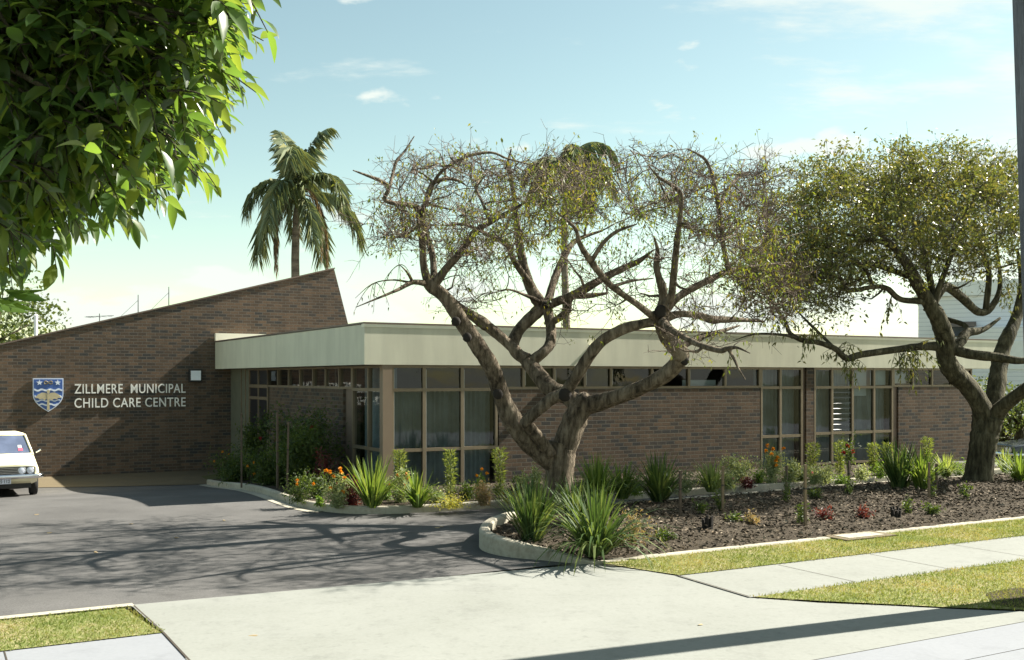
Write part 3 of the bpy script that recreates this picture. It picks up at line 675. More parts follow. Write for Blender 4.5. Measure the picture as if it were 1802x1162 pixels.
def LB(u, v, z): return tuple(L(u, v, z))
sg = thing('wall_lettering', 'two lines of pale metal capital letters on the raking brick wall', 'sign lettering', LB(-2.8, 11.995, 1.8), ANG)
link('letter_row', text_mesh('ZILLMERE  MUNICIPAL', ((-4.33 + 2.8, -1.32 + 2.8), (1.873 - 1.8, 2.14 - 1.8)), 0.03, 0.005), M['letter'], sg)
link('letter_row', text_mesh('CHILD CARE CENTRE', ((-4.33 + 2.8, -1.32 + 2.8), (1.478 - 1.8, 1.745 - 1.8)), 0.03, 0.005), M['letter'], sg)
cr = thing('shield_crest', 'blue and silver shield crest with gold wings left of the metal lettering', 'crest', LB(-5.0, 11.99, 1.38), ANG)
cwd, cht = 0.385, 0.92
def shield(sc=1.0, y=0.0):
    o = [(-cwd, cht), (cwd, cht), (cwd, cht * 0.52)]
    for k in range(1, 9):
        t = k / 9; o.append((cwd * (1 - t ** 2.0), cht * 0.52 * (1 - t ** 0.95) ** 1.0))
    o.append((0, 0)); o += [(-a, b) for a, b in reversed(o[2:-1])]
    cy = cht * 0.55
    return [(a * sc, y, cy + (b - cy) * sc) for a, b in o]
m = MB(); m.prism(shield(1.0), (0, -0.03, 0)); link('shield', m, M['silver'], cr)
m = MB(); m.prism(shield(0.94, -0.0305), (0, -0.006, 0)); link('field', m, M['blue'], cr)
def star(c, r):
    return [(c[0] + (r if k % 2 == 0 else r * .42) * math.sin(k * math.pi / 5), -0.037, c[1] + (r if k % 2 == 0 else r * .42) * math.cos(k * math.pi / 5)) for k in range(10)]
for sx in (-.22, .24):
    m = MB(); m.prism(star((sx, .80), .085), (0, -.006, 0)); link('star', m, M['silver'], cr)
m = MB(); m.tube([(math.cos(t) * .10 + .0, -.042, .80 + math.sin(2 * t) * .04) for t in np.linspace(0, 6.2, 18)], [.018] * 18, 5); link('knot', m, M['gold_dark'], cr)
for zc_, hw, th in ((.60, .355, .05), (.42, .345, .05), (.20, .24, .045), (.31, .30, .03)):
    m = MB(); xs = np.linspace(-hw, hw, 25)
    up = [(x, -.037, zc_ + th * .5 + .018 * math.sin(x * 30)) for x in xs]; dn = [(x, -.037, zc_ - th * .5 + .018 * math.sin(x * 30)) for x in xs[::-1]]
    m.prism(up + dn, (0, -.005, 0)); link('wave_band', m, M['silver'], cr)
wing = [(0.0, .44), (.05, .52), (.16, .53), (.27, .47), (.33, .38), (.25, .38), (.22, .34), (.14, .36), (.10, .32), (.02, .36)]
for sgn in (-1, 1):
    m = MB(); pts = [(sgn * a, -.043, b) for a, b in wing]; m.prism(pts if sgn > 0 else pts[::-1], (0, -.012, 0)); link('wing', m, M['gold'], cr)
m = MB(); m.prism([(-.035, -.043, .05), (.035, -.043, .05), (.022, -.043, .5), (0.045, -.043, .56), (0, -.043, .62), (-.045, -.043, .56), (-.022, -.043, .5)], (0, -.016, 0)); link('staff', m, M['gold'], cr)
lp = thing('wall_lamp', 'square white bulkhead lamp in a dark surround above the end of the lettering', 'lamp', LB(-1.045, 11.995, 2.22), ANG)
m = MB(); m.box((-.19, -.09, -.03), (.19, 0, .35)); link('housing', m, M['black'], lp)
m = MB(); m.box((-.14, -.13, .02), (.14, -.091, .30)); link('diffuser', m, M['lamp_white'], lp)
uf = fu(1037)
fl = thing('floodlight', 'small pale floodlight fixed high on the cream fascia behind the bare tree', 'lamp', LB(uf, -0.06, 3.0), ANG)
m = MB(); m.box((-.03, -.05, -.02), (.03, 0, .02)); m.prism([(-.1, -.05, -.05), (.1, -.05, -.05), (.12, -.18, -.06), (.12, -.18, .05), (.1, -.05, .05), (-.1, -.05, .05), (-.12, -.18, .05), (-.12, -.18, -.06)][:4] , (0, 0, .09)); link('housing', m, M['cream_cap'], fl)
# masts on the hall roof
def roof_pt(x, v):
    u = fu(x, v); return u, L(u, v, zr(u) - 0.06)
for x, top, lab in ((297, 505, 'thin tall mast on the hall roof, nearest the lettering end of the slope'), (243, 519, 'thin mast lower down the hall roof, between the aerial and a taller mast')):
    u, p = roof_pt(x, 15); h = (ZC - (top - HY) / F * p[1]) - p[2]
    t = thing('roof_mast', lab, 'mast', p, 0, 'masts on the hall roof')
    m = MB(); m.tube([(0, 0, 0), (0, 0, h)], [.016, .012], 5); link('mast', m, M['black'], t)
    m = MB(); m.tube([(0, 0, h * .75), (-.7, 0.1, 0.0 - .7 * slope + .1)], [.005, .005], 4); link('guy_wire', m, M['black'], t)
u, p = roof_pt(175, 15); h = (ZC - (552 - HY) / F * p[1]) - p[2]
t = thing('television_aerial', 'television aerial with one long horizontal boom on the hall roof', 'aerial', p)
m = MB(); m.tube([(0, 0, 0), (0, 0, h)], [.014, .012], 5); link('mast', m, M['black'], t)
m = MB(); m.tube([(-.42, .0, h - .1), (.42, .05, h - .06)], [.008, .008], 4)
for q in (-.36, -.28, -.2, -.05, .12, .3): m.tube([(q, -.25, h - .1 + q * .05), (q, .25, h - .1 + q * .05)], [.005, .005], 4)
link('boom', m, M['black'], t)
u, p = roof_pt(63, 14); h = (ZC - (557 - HY) / F * p[1]) - p[2]
t = thing('vent_pipe', 'thick white vent pipe standing at the low end of the hall roof', 'pipe', p)
m = MB(); m.tube([(0, 0, 0), (0, 0, h)], [.05, .05], 10); link('pipe', m, M['white'], t)
m = MB(); m.tube([(0, 0, h), (0, 0, h + .03), (0, 0, h + .07)], [.05, .07, .02], 10); link('cowl', m, M['white'], t)

# ------------------------------------------------------------------ trees
def path3(pts, Y0, base):
    """(x, y, radius in pixels, metres nearer/farther) -> 3D points and radii"""
    pp = [P(x, y, Y0 + d) - base for x, y, r, d in pts]; rr = [r * (Y0 + d) / F for x, y, r, d in pts]
    n = 6; q = smooth_line([np.append(a, b) for a, b in zip(pp, rr)], n)
    q = np.array(q); return q[:, :3], q[:, 3]
def wob(P_, amt):
    n = len(P_); o = P_.copy()
    o[1:-1] += rng.normal(size=(n - 2, 3)) * amt; return o
class Tree:
    def __init__(s): s.nodes = []; s.r = []; s.wood = MB(); s.twig = MB(); s.tips = []
    def limb(s, pts, r, sides=9, rough=0.05):
        r = np.asarray(r) * (1 + rng.normal(size=len(r)) * rough * .5)
        s.wood.tube(pts, r, sides, True, 0.055); s.nodes += list(pts); s.r += list(r)
    def colonise(s, targets, r0=0.02, up=0.25, rmin=0.0, sides=5):
        targets = list(targets); nd = np.array(s.nodes); nr = np.array(s.r)
        order = np.argsort([np.min(np.linalg.norm(nd - t, axis=1)) for t in targets])
        for i in order:
            t = targets[i]; nd = np.array(s.nodes); nr = np.array(s.r)
            d = np.linalg.norm(nd - t, axis=1) + np.where(nd[:, 2] > t[2] + 0.25, 0.6, 0) + np.where(nr < rmin, 1e3, 0)
            k = int(np.argmin(d)); a = nd[k]; ln = np.linalg.norm(t - a)
            if ln < 0.08: continue
            n = max(3, int(ln / 0.16) + 2); tt = np.linspace(0, 1, n)[:, None]
            mid = (a + t) / 2 + rng.normal(size=3) * ln * 0.14 + np.array([0, 0, up * ln * 0.25 * rng.normal()])
            pts = (1 - tt) ** 2 * a + 2 * tt * (1 - tt) * mid + tt ** 2 * t
            pts = wob(pts, 0.018)
            rs = min(nr[k] * 0.75, r0 * (0.6 + ln)); rad = rs * (1 - tt[:, 0]) + 0.0075 * tt[:, 0]
            s.wood.tube(pts, rad, sides); s.nodes += list(pts[1:]); s.r += list(rad[1:]); s.tips.append((pts[-1], pts[-1] - pts[-2]))
    def twigs(s, starts, n, ln, up=0.3, spread=1.0, r=0.0045, sub=3, lim=None):
        for k in range(n):
            p, d = starts[rng.integers(len(starts))]
            d = d / (np.linalg.norm(d) + 1e-9) * 0.5 + rng.normal(size=3) * spread * 0.6 + np.array([0, 0, up])
            d /= np.linalg.norm(d); l = ln * rng.uniform(0.45, 1.3)
            bend = rng.normal(size=3) * 0.3
            pts = [p + d * l * t + bend * l * t * t for t in (0, .35, .7, 1)]
            pts = wob(np.array(pts), 0.012)
            if lim is not None and pts[-1][2] > lim(pts[-1]) + rng.normal() * 0.12: continue
            s.twig.tube(pts, [r, r * .85, r * .65, r * .4], 3, False); s.tips.append((pts[-1], pts[-1] - pts[-2]))
            for q in range(sub):
                a = pts[1] + (pts[3] - pts[1]) * rng.uniform(0, 1); e = d * 0.7 + rng.normal(size=3) * 0.7; e /= np.linalg.norm(e)
                l2 = l * rng.uniform(0.25, 0.6); b = a + e * l2
                s.twig.tube([a, (a + b) / 2 + rng.normal(size=3) * l2 * .1, b], [r * .6, r * .5, r * .3], 3, False); s.tips.append((b, e))

# ---- bare spreading tree in the middle
Y1 = 16.9; base1 = G(978, 918, 0.02); base1[1] = Y1; base1[0] = (978 - CX) / F * Y1; base1[2] = isl_z(*to_uv(base1)) - 0.03
T = Tree()
def tap(pts, a, b):
    q = [(x, y, r * (a if r > 9 else b), d) for x, y, r, d in pts]
    if pts[-1][2] <= 8: q[-2] = q[-2][:2] + (q[-2][2] * .85,) + q[-2][3:]; q[-1] = q[-1][:2] + (q[-1][2] * .45,) + q[-1][3:]
    return q
def lb(pts, sides=9): T.limb(*path3(tap(pts, .79, .74), Y1, base1), sides)
lb([(977, 930, 42, 0), (978, 905, 36, 0), (981, 870, 32, 0), (983, 835, 31, 0), (986, 800, 33, 0), (990, 780, 31, 0)], 14)
lb([(986, 812, 27, 0), (1001, 765, 28, 0), (1016, 728, 26, 0), (1026, 712, 25, 0), (1036, 704, 22, -.05)], 12)
lb([(1022, 716, 22, 0), (1062, 706, 20, -.15), (1110, 690, 18, -.4), (1165, 664, 18, -.7), (1193, 638, 19, -.85), (1197, 622, 19, -.95), (1178, 596, 19, -1.05), (1165, 570, 18, -1.15), (1161, 547, 17, -1.2)], 11)
lb([(1020, 722, 21, 0), (1000, 698, 20, .15), (968, 682, 20, .3), (944, 655, 19, .5), (928, 636, 18, .6)], 11)
lb([(928, 638, 14, .6), (893, 604, 12, .7), (862, 578, 12, .7), (846, 566, 13, .65), (815, 545, 9, .6), (786, 523, 8, .5), (766, 506, 6, .3)])
lb([(928, 634, 15, .6), (908, 622, 13, .7), (903, 605, 13, .85), (915, 579, 13, 1.0), (944, 551, 14, 1.15), (958, 538, 14, 1.2)])
lb([(930, 640, 14, .6), (955, 622, 12, .6), (967, 607, 12, .7), (970, 585, 12, .9), (965, 552, 13, 1.1), (959, 534, 14, 1.2)])
lb([(958, 540, 13, 1.2), (944, 526, 14, 1.2), (928, 492, 12, 1.3), (916, 441, 10, 1.4), (910, 394, 8, 1.4), (905, 350, 6, 1.5), (898, 308, 6, 1.6), (893, 290, 5, 1.6), (900, 262, 4, 1.6)])
lb([(936, 505, 8, 1.2), (905, 460, 7, 1.0), (892, 432, 6, .9), (860, 414, 5, .7), (820, 396, 4, .5), (775, 397, 3, .2)])
lb([(964, 532, 10, 1.2), (974, 497, 9, 1.5), (992, 454, 8, 1.9), (1013, 424, 7, 2.2), (1060, 406, 6, 2.5)])
lb([(960, 540, 11, 1.2), (985, 529, 10, 1.0), (1013, 518, 10, .8), (1065, 488, 9, .4), (1100, 471, 8, .1), (1127, 458, 7, -.1), (1150, 440, 4, -.3)])
lb([(1000, 520, 8, .9), (1030, 521, 8, 1.0), (1069, 516, 7, 1.1)])
lb([(974, 566, 8, 1.0), (996, 550, 9, .9), (1003, 528, 8, .85), (1013, 518, 8, .8)])
lb([(958, 535, 7, 1.2), (925, 520, 4, .9), (895, 510, 3, .5), (868, 516, 2, .3)], 6)
lb([(978, 818, 26, 0), (955, 797, 26, -.1), (930, 776, 25, -.2), (908, 750, 23, -.3), (892, 722, 22, -.4), (880, 690, 20, -.5), (866, 650, 20, -.7), (845, 615, 20, -.85), (822, 582, 18, -1.0), (800, 547, 17, -1.15), (783, 523, 15, -1.25), (760, 504, 15, -1.3), (752, 497, 12, -1.3)], 12)
lb([(755, 500, 11, -1.3), (746, 470, 9, -1.4), (743, 420, 9, -1.6), (738, 380, 9, -1.8), (734, 366, 8, -1.8), (716, 360, 6, -2.0), (690, 357, 6, -2.3), (677, 350, 5, -2.4), (684, 330, 5, -2.4), (668, 318, 5, -2.5), (645, 309, 4, -2.6), (621, 300, 3, -2.7)])
lb([(764, 500, 10, -1.3), (763, 470, 8, -1.1), (760, 445, 8, -1.0), (750, 413, 7, -.9), (742, 385, 7, -.9), (750, 352, 6, -.8), (760, 325, 5, -.7), (783, 315, 5, -.6), (806, 318, 4, -.5), (822, 328, 3, -.4)])
lb([(686, 329, 4, -2.4), (690, 312, 4, -2.3), (698, 284, 4, -2.2), (711, 268, 3, -2.1), (729, 240, 2.5, -2.0)], 6)
lb([(742, 375, 6, -1.8), (755, 345, 5, -2.0), (770, 310, 4, -2.2), (800, 285, 4, -2.3), (833, 272, 4, -2.2), (867, 269, 3, -2.1), (895, 280, 3, -2.0), (950, 294, 3, -1.8)], 6)
lb([(764, 503, 10, -1.3), (785, 473, 9, -1.4), (808, 447, 9, -1.5), (837, 408, 8, -1.7), (862, 392, 7, -1.8), (900, 370, 5, -2.0), (940, 348, 4, -2.2)])
lb([(862, 392, 5, -1.8), (848, 355, 4, -1.6), (838, 330, 4, -1.5), (850, 305, 3, -1.3)], 6)
lb([(752, 500, 9, -1.3), (735, 497, 7, -1.5), (722, 498, 6, -1.6), (700, 510, 4, -1.9), (665, 525, 3, -2.3), (626, 541, 2, -2.7)], 6)
lb([(725, 494, 4, -1.6), (715, 478, 3, -1.7), (703, 466, 2, -1.9)], 5)
lb([(720, 497, 3, -1.6), (690, 493, 2, -1.8), (655, 500, 1.5, -2.0), (625, 525, 1, -2.2)], 5)
# arching limb that rises from the trunk's left and reaches the right-hand knot
lb([(968, 800, 16, -.2), (950, 775, 14, -.35), (930, 750, 13, -.5), (926, 742, 13, -.55), (945, 724, 13, -.6), (972, 702, 14, -.65), (992, 694, 15, -.7), (1000, 684, 13, -.75), (1016, 660, 13, -.85), (1036, 628, 13, -.95), (1062, 599, 12, -1.05), (1100, 578, 12, -1.15), (1135, 569, 11, -1.2), (1158, 566, 11, -1.2)], 10)
lb([(1163, 556, 15, -1.2), (1167, 530, 11, -1.2), (1165, 507, 10, -1.25), (1158, 485, 8, -1.3), (1155, 467, 8, -1.3), (1157, 440, 6, -1.3), (1151, 418, 5, -1.3)])
lb([(1165, 550, 13, -1.2), (1180, 525, 9, -1.4), (1186, 478, 8, -1.6), (1192, 420, 7, -1.8), (1197, 380, 6, -1.9), (1198, 342, 6, -2.0), (1180, 325, 5, -2.1), (1159, 312, 4, -2.2), (1140, 290, 3, -2.2)])
lb([(1197, 345, 4, -2.0), (1178, 351, 4, -1.9), (1165, 330, 3, -1.9), (1152, 300, 3, -1.9)], 6)
lb([(1166, 552, 12, -1.2), (1186, 530, 9, -1.1), (1207, 514, 9, -1.0), (1249, 493, 8, -.8), (1283, 478, 7, -.6), (1335, 468, 5, -.3), (1391, 462, 3, 0)])
lb([(1283, 478, 7, -.6), (1274, 440, 6, -.7), (1270, 412, 6, -.8), (1264, 362, 6, -.9), (1256, 320, 5, -1.0), (1243, 284, 4, -1.0), (1225, 270, 3, -1.0), (1208, 262, 3, -1.0)])
lb([(1266, 365, 5, -.9), (1280, 335, 4, -.7), (1295, 315, 3, -.5), (1320, 300, 2, -.4)], 6)
lb([(1272, 418, 5, -.8), (1240, 412, 4, -1.0), (1212, 420, 3, -1.2)], 6)
lb([(1272, 415, 5, -.8), (1300, 400, 4, -.5), (1325, 388, 3, -.3)], 6)
lb([(1164, 562, 13, -1.2), (1195, 553, 9, -.9), (1230, 556, 8, -.6), (1258, 562, 8, -.4), (1300, 563, 7, 0), (1345, 566, 5, .4)])
lb([(1165, 566, 11, -1.3), (1180, 580, 8, -1.7), (1223, 604, 7, -2.4), (1264, 617, 7, -3.0), (1280, 614, 6, -3.2), (1297, 612, 4, -3.4), (1320, 622, 2.5, -3.6)], 8)
lb([(1282, 616, 4, -3.2), (1292, 632, 3.5, -3.3), (1300, 650, 3, -3.4), (1312, 668, 2, -3.5)], 6)
lb([(1190, 618, 9, -.9), (1212, 603, 8, -.7), (1236, 592, 7, -.5), (1270, 583, 6, -.3), (1302, 573, 4, 0)], 8)
lb([(1156, 563, 9, -1.2), (1120, 535, 8, -1.6), (1073, 501, 8, -2.0), (1040, 460, 8, -2.4), (1020, 428, 6, -2.7), (1012, 402, 5, -2.9), (980, 374, 4, -3.1)])
lb([(1040, 462, 6, -2.4), (1060, 430, 5, -2.6), (1085, 408, 5, -2.8), (1120, 395, 4, -3.0)])
lb([(1078, 505, 5, -2.0), (1110, 495, 4, -1.8), (1150, 490, 3, -1.6)], 6)
nb = len(T.nodes)
att = []
while len(att) < 430:
    x = rng.uniform(632, 1360); y = rng.uniform(250, 500); d = rng.uniform(-3.3, 2.6)
    top = 262 + 16 * math.sin(x * .021) + 14 * math.sin(x * .05 + 1) + 70 * max(0, (1 - (x - 632) / 90)) + 20 * (d / 3) ** 2
    bot = 425 + 45 * math.sin((x - 700) * .012)
    if y < top or y > bot: continue
    if rng.uniform() < 0.5 and (abs(x - 800) < 60 and y > 330 or abs(x - 1120) < 50 and y > 380): continue
    if x < 720 and d > 0.5: continue
    att.append(P(x, y, Y1 + d) - base1)
att += [P(rng.uniform(1290, 1420), rng.uniform(430, 560), Y1 + rng.uniform(-1.2, 1.0)) - base1 for k in range(45)] + [P(rng.uniform(1180, 1300), rng.uniform(560, 640), Y1 + rng.uniform(-3.4, -2.2)) - base1 for k in range(7)] + [P(rng.uniform(960, 1260), rng.uniform(425, 560), Y1 + rng.uniform(-2.2, 1.5)) - base1 for k in range(42)] + [P(rng.uniform(800, 900), rng.uniform(440, 550), Y1 + rng.uniform(-.5, 1.2)) - base1 for k in range(12)] + [P(rng.uniform(650, 760), rng.uniform(340, 430), Y1 + rng.uniform(-2.8, -1.0)) - base1 for k in range(16)]
T.colonise(att, 0.025, 0.3)
ends = list(T.tips); T.tips = []
T.twigs(ends, 2150, 0.46, up=0.25, spread=0.95, r=0.006, sub=3, lim=lambda q: P(900, 256, q[1] + base1[1])[2] - base1[2])
alln = [(T.nodes[k], rng.normal(size=3)) for k in range(nb, len(T.nodes))]
T.twigs(alln, 1300, 0.37, up=0.15, spread=1.3, r=0.0055, sub=3, lim=lambda q: P(900, 262, q[1] + base1[1])[2] - base1[2])
t1 = thing('spreading_tree', 'nearly bare spreading tree with crooked pruned limbs in front of the cream fascia', 'tree', base1, 0)
link('trunk', T.wood, M['bark1'], t1, True)
for x, y, r, d in ((994, 695, 13, -.82), (876, 694, 10, -.72), (822, 594, 9, -1.2), (802, 566, 9, -1.3), (1162, 548, 12, -1.36), (1205, 635, 9, -1.0), (960, 537, 8, 1.0)):
    kn = MB(); q = P(x, y, Y1 + d) - base1; kn.ball(q, r * Y1 / F * .85, 9, 6, (1, .55, 1.05), 0.06); link('pruning_scar', kn, M['knot'], t1, True)
lf = MB(); tp = np.array([a for a, b in T.tips]); 
xs_ = (tp[:, 0] + base1[0]) / (tp[:, 1] + base1[1]) * F + CX; ys_ = HY - (tp[:, 2] + base1[2] - ZC) / (tp[:, 1] + base1[1]) * F
dens = 0.15 + 0.55 * np.exp(-((xs_ - 985) / 120) ** 2 - ((ys_ - 380) / 75) ** 2) + 0.3 * np.exp(-((xs_ - 1330) / 70) ** 2 - ((ys_ - 460) / 60) ** 2) + 0.1 * np.exp(-((ys_ - 400) / 50) ** 2)
sel = tp[rng.uniform(size=len(tp)) < dens]
Pl = np.repeat(sel, 4, 0) + rng.normal(size=(len(sel) * 4, 3)) * 0.035
lf.leaves(Pl, rng.normal(size=Pl.shape) * .7 + np.array([0, 0, -.8]), rng.uniform(0.035, 0.075, len(Pl)), 0.4, 0.2, 0.2)
hang = []; hsp = MB()
for x, y, d in ((830, 545, .4), (820, 560, .4), (845, 530, .5), (690, 500, -1.9), (660, 540, -2), (1000, 560, .8), (990, 575, .9), (1290, 640, -3.3), (700, 420, -2), (690, 400, -2), (760, 430, -1), (800, 410, .4), (1080, 550, .5), (1240, 540, -.6), (1310, 540, -.2), (1330, 560, 0.2)):
    q = P(x, y, Y1 + d) - base1; a_ = np.array(T.nodes[:nb])[np.argmin(np.linalg.norm(np.array(T.nodes[:nb]) - q - np.array([0, 0, .35]), axis=1))]
    for k in range(4):
        e_ = q + rng.normal(size=3) * .14; ln_ = np.linspace(0, 1, 7)[:, None]; cv_ = a_ * (1 - ln_) ** 2 + 2 * ln_ * (1 - ln_) * ((a_ + e_) / 2 + np.array([0, 0, .15])) + e_ * ln_ ** 2
        hsp.tube(cv_, np.linspace(.008, .003, 7), 3, False)
        for i_ in (3, 4, 5, 6): hang.append(cv_[i_] + rng.normal(size=3) * .012)
lf.leaves(hang, rng.normal(size=(len(hang), 3)) * .4 + np.array([0, 0, -1]), 0.06, 0.35, .2, .2)
link('leaves', lf, M['leaf_sparse'], t1); T.twig.v += [a for a in hsp.v]; T.twig.l += [a + T.twig.c for a in hsp.l]; T.twig.n += hsp.n; T.twig.c += hsp.c; link('twigs', T.twig, M['twig'], t1)

# ---- leafy tree at the right
Y2 = 22.2; base2 = P(1722, 851, Y2); base2[2] = isl_z(*to_uv(base2)) - 0.05
T = Tree()
def lb2(pts, sides=9): T.limb(*path3(tap(pts, .8, .76), Y2, base2), sides)
lb2([(1718, 862, 36, 0), (1722, 840, 30, 0), (1727, 800, 27, 0), (1733, 760, 28, 0), (1738, 735, 31, 0)], 14)
lb2([(1733, 745, 24, 0), (1727, 716, 23, -.1), (1703, 680, 21, -.2), (1675, 652, 21, -.4), (1664, 625, 20, -.5), (1664, 598, 20, -.6), (1652, 563, 18, -.8), (1634, 532, 16, -.9), (1612, 495, 14, -1.1), (1598, 468, 12, -1.3), (1578, 440, 10, -1.5), (1545, 408, 8, -1.8)], 12)
lb2([(1744, 740, 22, 0), (1748, 712, 19, .2), (1755, 666, 19, .4), (1762, 625, 17, .6), (1775, 591, 15, .7), (1790, 556, 12, .9), (1800, 500, 10, 1.0), (1790, 440, 7, 1.2)], 11)
lb2([(1748, 735, 20, 0), (1765, 716, 16, -.3), (1795, 692, 14, -.7), (1830, 660, 12, -1.2), (1850, 610, 10, -1.5), (1870, 540, 8, -1.7)], 10)
lb2([(1660, 610, 11, -.5), (1620, 610, 9, -.9), (1580, 615, 8, -1.3), (1516, 624, 8, -1.8), (1490, 631, 8, -2.0), (1470, 614, 7, -2.1), (1440, 603, 6, -2.2), (1415, 600, 6, -2.3), (1391, 587, 5, -2.4), (1380, 562, 4, -2.4), (1360, 540, 3, -2.5)])
lb2([(1418, 600, 4, -2.3), (1380, 590, 3.5, -2.6), (1330, 588, 3, -3.0), (1290, 600, 2, -3.3)], 6)
lb2([(1672, 612, 12, -.5), (1703, 623, 11, -.7), (1755, 629, 10, -1.0), (1802, 635, 9, -1.3), (1850, 620, 6, -1.6)])
lb2([(1678, 615, 10, -.5), (1692, 600, 11, -.3), (1702, 586, 10, -.1), (1731, 580, 8, .2), (1760, 560, 6, .4)])
lb2([(1650, 560, 9, -.8), (1640, 510, 8, -.5), (1632, 470, 7, -.3), (1618, 424, 6, 0), (1600, 380, 4, .3)])
lb2([(1640, 545, 9, -.9), (1655, 500, 7, -.9), (1670, 460, 6, -1.0), (1684, 428, 5, -1.2), (1700, 380, 4, -1.4)])
lb2([(1640, 540, 9, -.8), (1662, 505, 10, -.4), (1690, 522, 10, 0), (1722, 549, 9, .3), (1745, 540, 8, .5), (1760, 500, 6, .7), (1752, 415, 5, .9)])
lb2([(1735, 545, 7, .4), (1740, 478, 6, .4), (1722, 425, 5, .3), (1716, 380, 4, .2)])
lb2([(1690, 600, 7, -.2), (1700, 575, 6, .2), (1660, 560, 6, .5), (1625, 545, 5, .8)])
lb2([(1630, 530, 9, -.9), (1585, 527, 7, -1.2), (1560, 507, 6, -1.4), (1537, 505, 6, -1.6), (1494, 511, 5, -1.9), (1480, 490, 4, -2.0), (1464, 487, 4, -2.2), (1420, 495, 3, -2.5)])
lb2([(1537, 506, 5, -1.6), (1520, 470, 4, -1.5), (1490, 450, 4, -1.5), (1440, 430, 3, -1.6)])
lb2([(1608, 490, 8, -1.1), (1575, 478, 7, -.8), (1530, 465, 6, -.4), (1470, 468, 4, 0), (1410, 470, 3, .3)])
lb2([(1590, 455, 7, -1.4), (1560, 430, 5, -1.0), (1500, 415, 4, -.6), (1430, 400, 3, -.3)])
lb2([(1470, 614, 4, -2.1), (1430, 575, 4, -1.8), (1400, 545, 2, -1.6)], 6)
nb = len(T.nodes)
def in_crown2(x, y, d):
    a = ((x - 1625) / 300) ** 2 + ((y - 384) / 128) ** 2 + (d / 3.4) ** 2
    b = ((x - 1410) / 140) ** 2 + ((y - 490) / 70) ** 2 + ((d + 1.2) / 1.8) ** 2
    return (a < 1 and y < 478 + 0.05 * (x - 1500)) or b < 1
att = []
while len(att) < 520:
    x = rng.uniform(1280, 1925); y = rng.uniform(240, 560); d = rng.uniform(-3.4, 3.4)
    if in_crown2(x, y, d): att.append(P(x, y, Y2 + d) - base2)
att += [P(1410 + 130 * math.sin(k * 1.7) * (k % 7) / 6, 492 + 58 * math.cos(k * 2.9) * (k % 5) / 4, Y2 - 1.0 + 1.6 * math.sin(k * 5.1)) - base2 for k in range(95)]
T.colonise(att, 0.028, 0.3)
ends = list(T.tips); T.tips = []
alln = [(T.nodes[k], T.nodes[k] - np.array([0, 0, 1.5]) - T.nodes[nb // 2]) for k in range(nb, len(T.nodes))]
T.twigs(ends, 2900, 0.42, up=0.3, spread=1.0, r=0.005, sub=2, lim=lambda q: P(900, 238, q[1] + base2[1])[2] - base2[2])
T.twigs(alln, 2400, 0.4, up=0.25, spread=1.2, r=0.005, sub=2)
t2 = thing('spreading_tree', 'leafy olive green spreading tree with twin dark trunks beside the grey pole', 'tree', base2, 0)
link('trunk', T.wood, M['bark2'], t2, True)
tp = np.array([a for a, b in T.tips]); td = np.array([b for a, b in T.tips])
hrel = (tp[:, 2] - tp[:, 2].min()) / np.ptp(tp[:, 2])
# leaves gather in clumps towards the outside and top of the crown
cl_c = tp[rng.integers(len(tp), size=170)]; dcl = np.min(np.linalg.norm(tp[:, None, :] - cl_c[None], axis=2), axis=1)
keep = rng.uniform(size=len(tp)) < (0.5 + 0.5 * np.clip(hrel * 1.5 - .25, 0, 1)) * np.clip(1.5 - dcl * 1.5, 0.3, 1)
sel = tp[keep]; print('tree two tips', len(tp), len(sel))
Pl = np.repeat(sel, 5, 0) + rng.normal(size=(len(sel) * 5, 3)) * 0.06
Dl = rng.normal(size=Pl.shape) * .8 + np.array([0, 0, .15])
lf = MB(); lf.leaves(Pl, Dl, rng.uniform(0.06, 0.12, len(Pl)), 0.44, 0.25, 0.15)
hang = []; hsp = MB()
for x, y, d in ((1610, 640, -1.4), (1620, 655, -1.4), (1600, 650, -1.4), (1630, 635, -1.3), (1595, 665, -1.4), (1480, 645, -2), (1490, 655, -2), (1500, 620, -2), (1420, 610, -2.3), (1370, 590, -2.4), (1450, 590, -2), (1560, 560, -1.2), (1770, 540, .6), (1780, 520, .6), (1640, 470, -1), (1600, 450, -1)):
    q = P(x, y, Y2 + d) - base2; a_ = np.array(T.nodes[:nb])[np.argmin(np.linalg.norm(np.array(T.nodes[:nb]) - q - np.array([0, 0, .4]), axis=1))]
    for k in range(6):
        e_ = q + rng.normal(size=3) * .17; ln_ = np.linspace(0, 1, 8)[:, None]; cv_ = a_ * (1 - ln_) ** 2 + 2 * ln_ * (1 - ln_) * ((a_ + e_) / 2 + np.array([0, 0, .15])) + e_ * ln_ ** 2
        hsp.tube(cv_, np.linspace(.008, .003, 8), 3, False)
        for i_ in (3, 4, 5, 5, 6, 7, 7): hang.append(cv_[i_] + rng.normal(size=3) * .015)
lf.leaves(hang, rng.normal(size=(len(hang), 3)) * .5 + np.array([0, 0, -.8]), 0.11, 0.35, .2, .2)
link('leaves', lf, M['leaf_tree2'], t2); T.twig.v += [a for a in hsp.v]; T.twig.l += [a + T.twig.c for a in hsp.l]; T.twig.n += hsp.n; T.twig.c += hsp.c; link('twigs', T.twig, M['twig2'], t2)

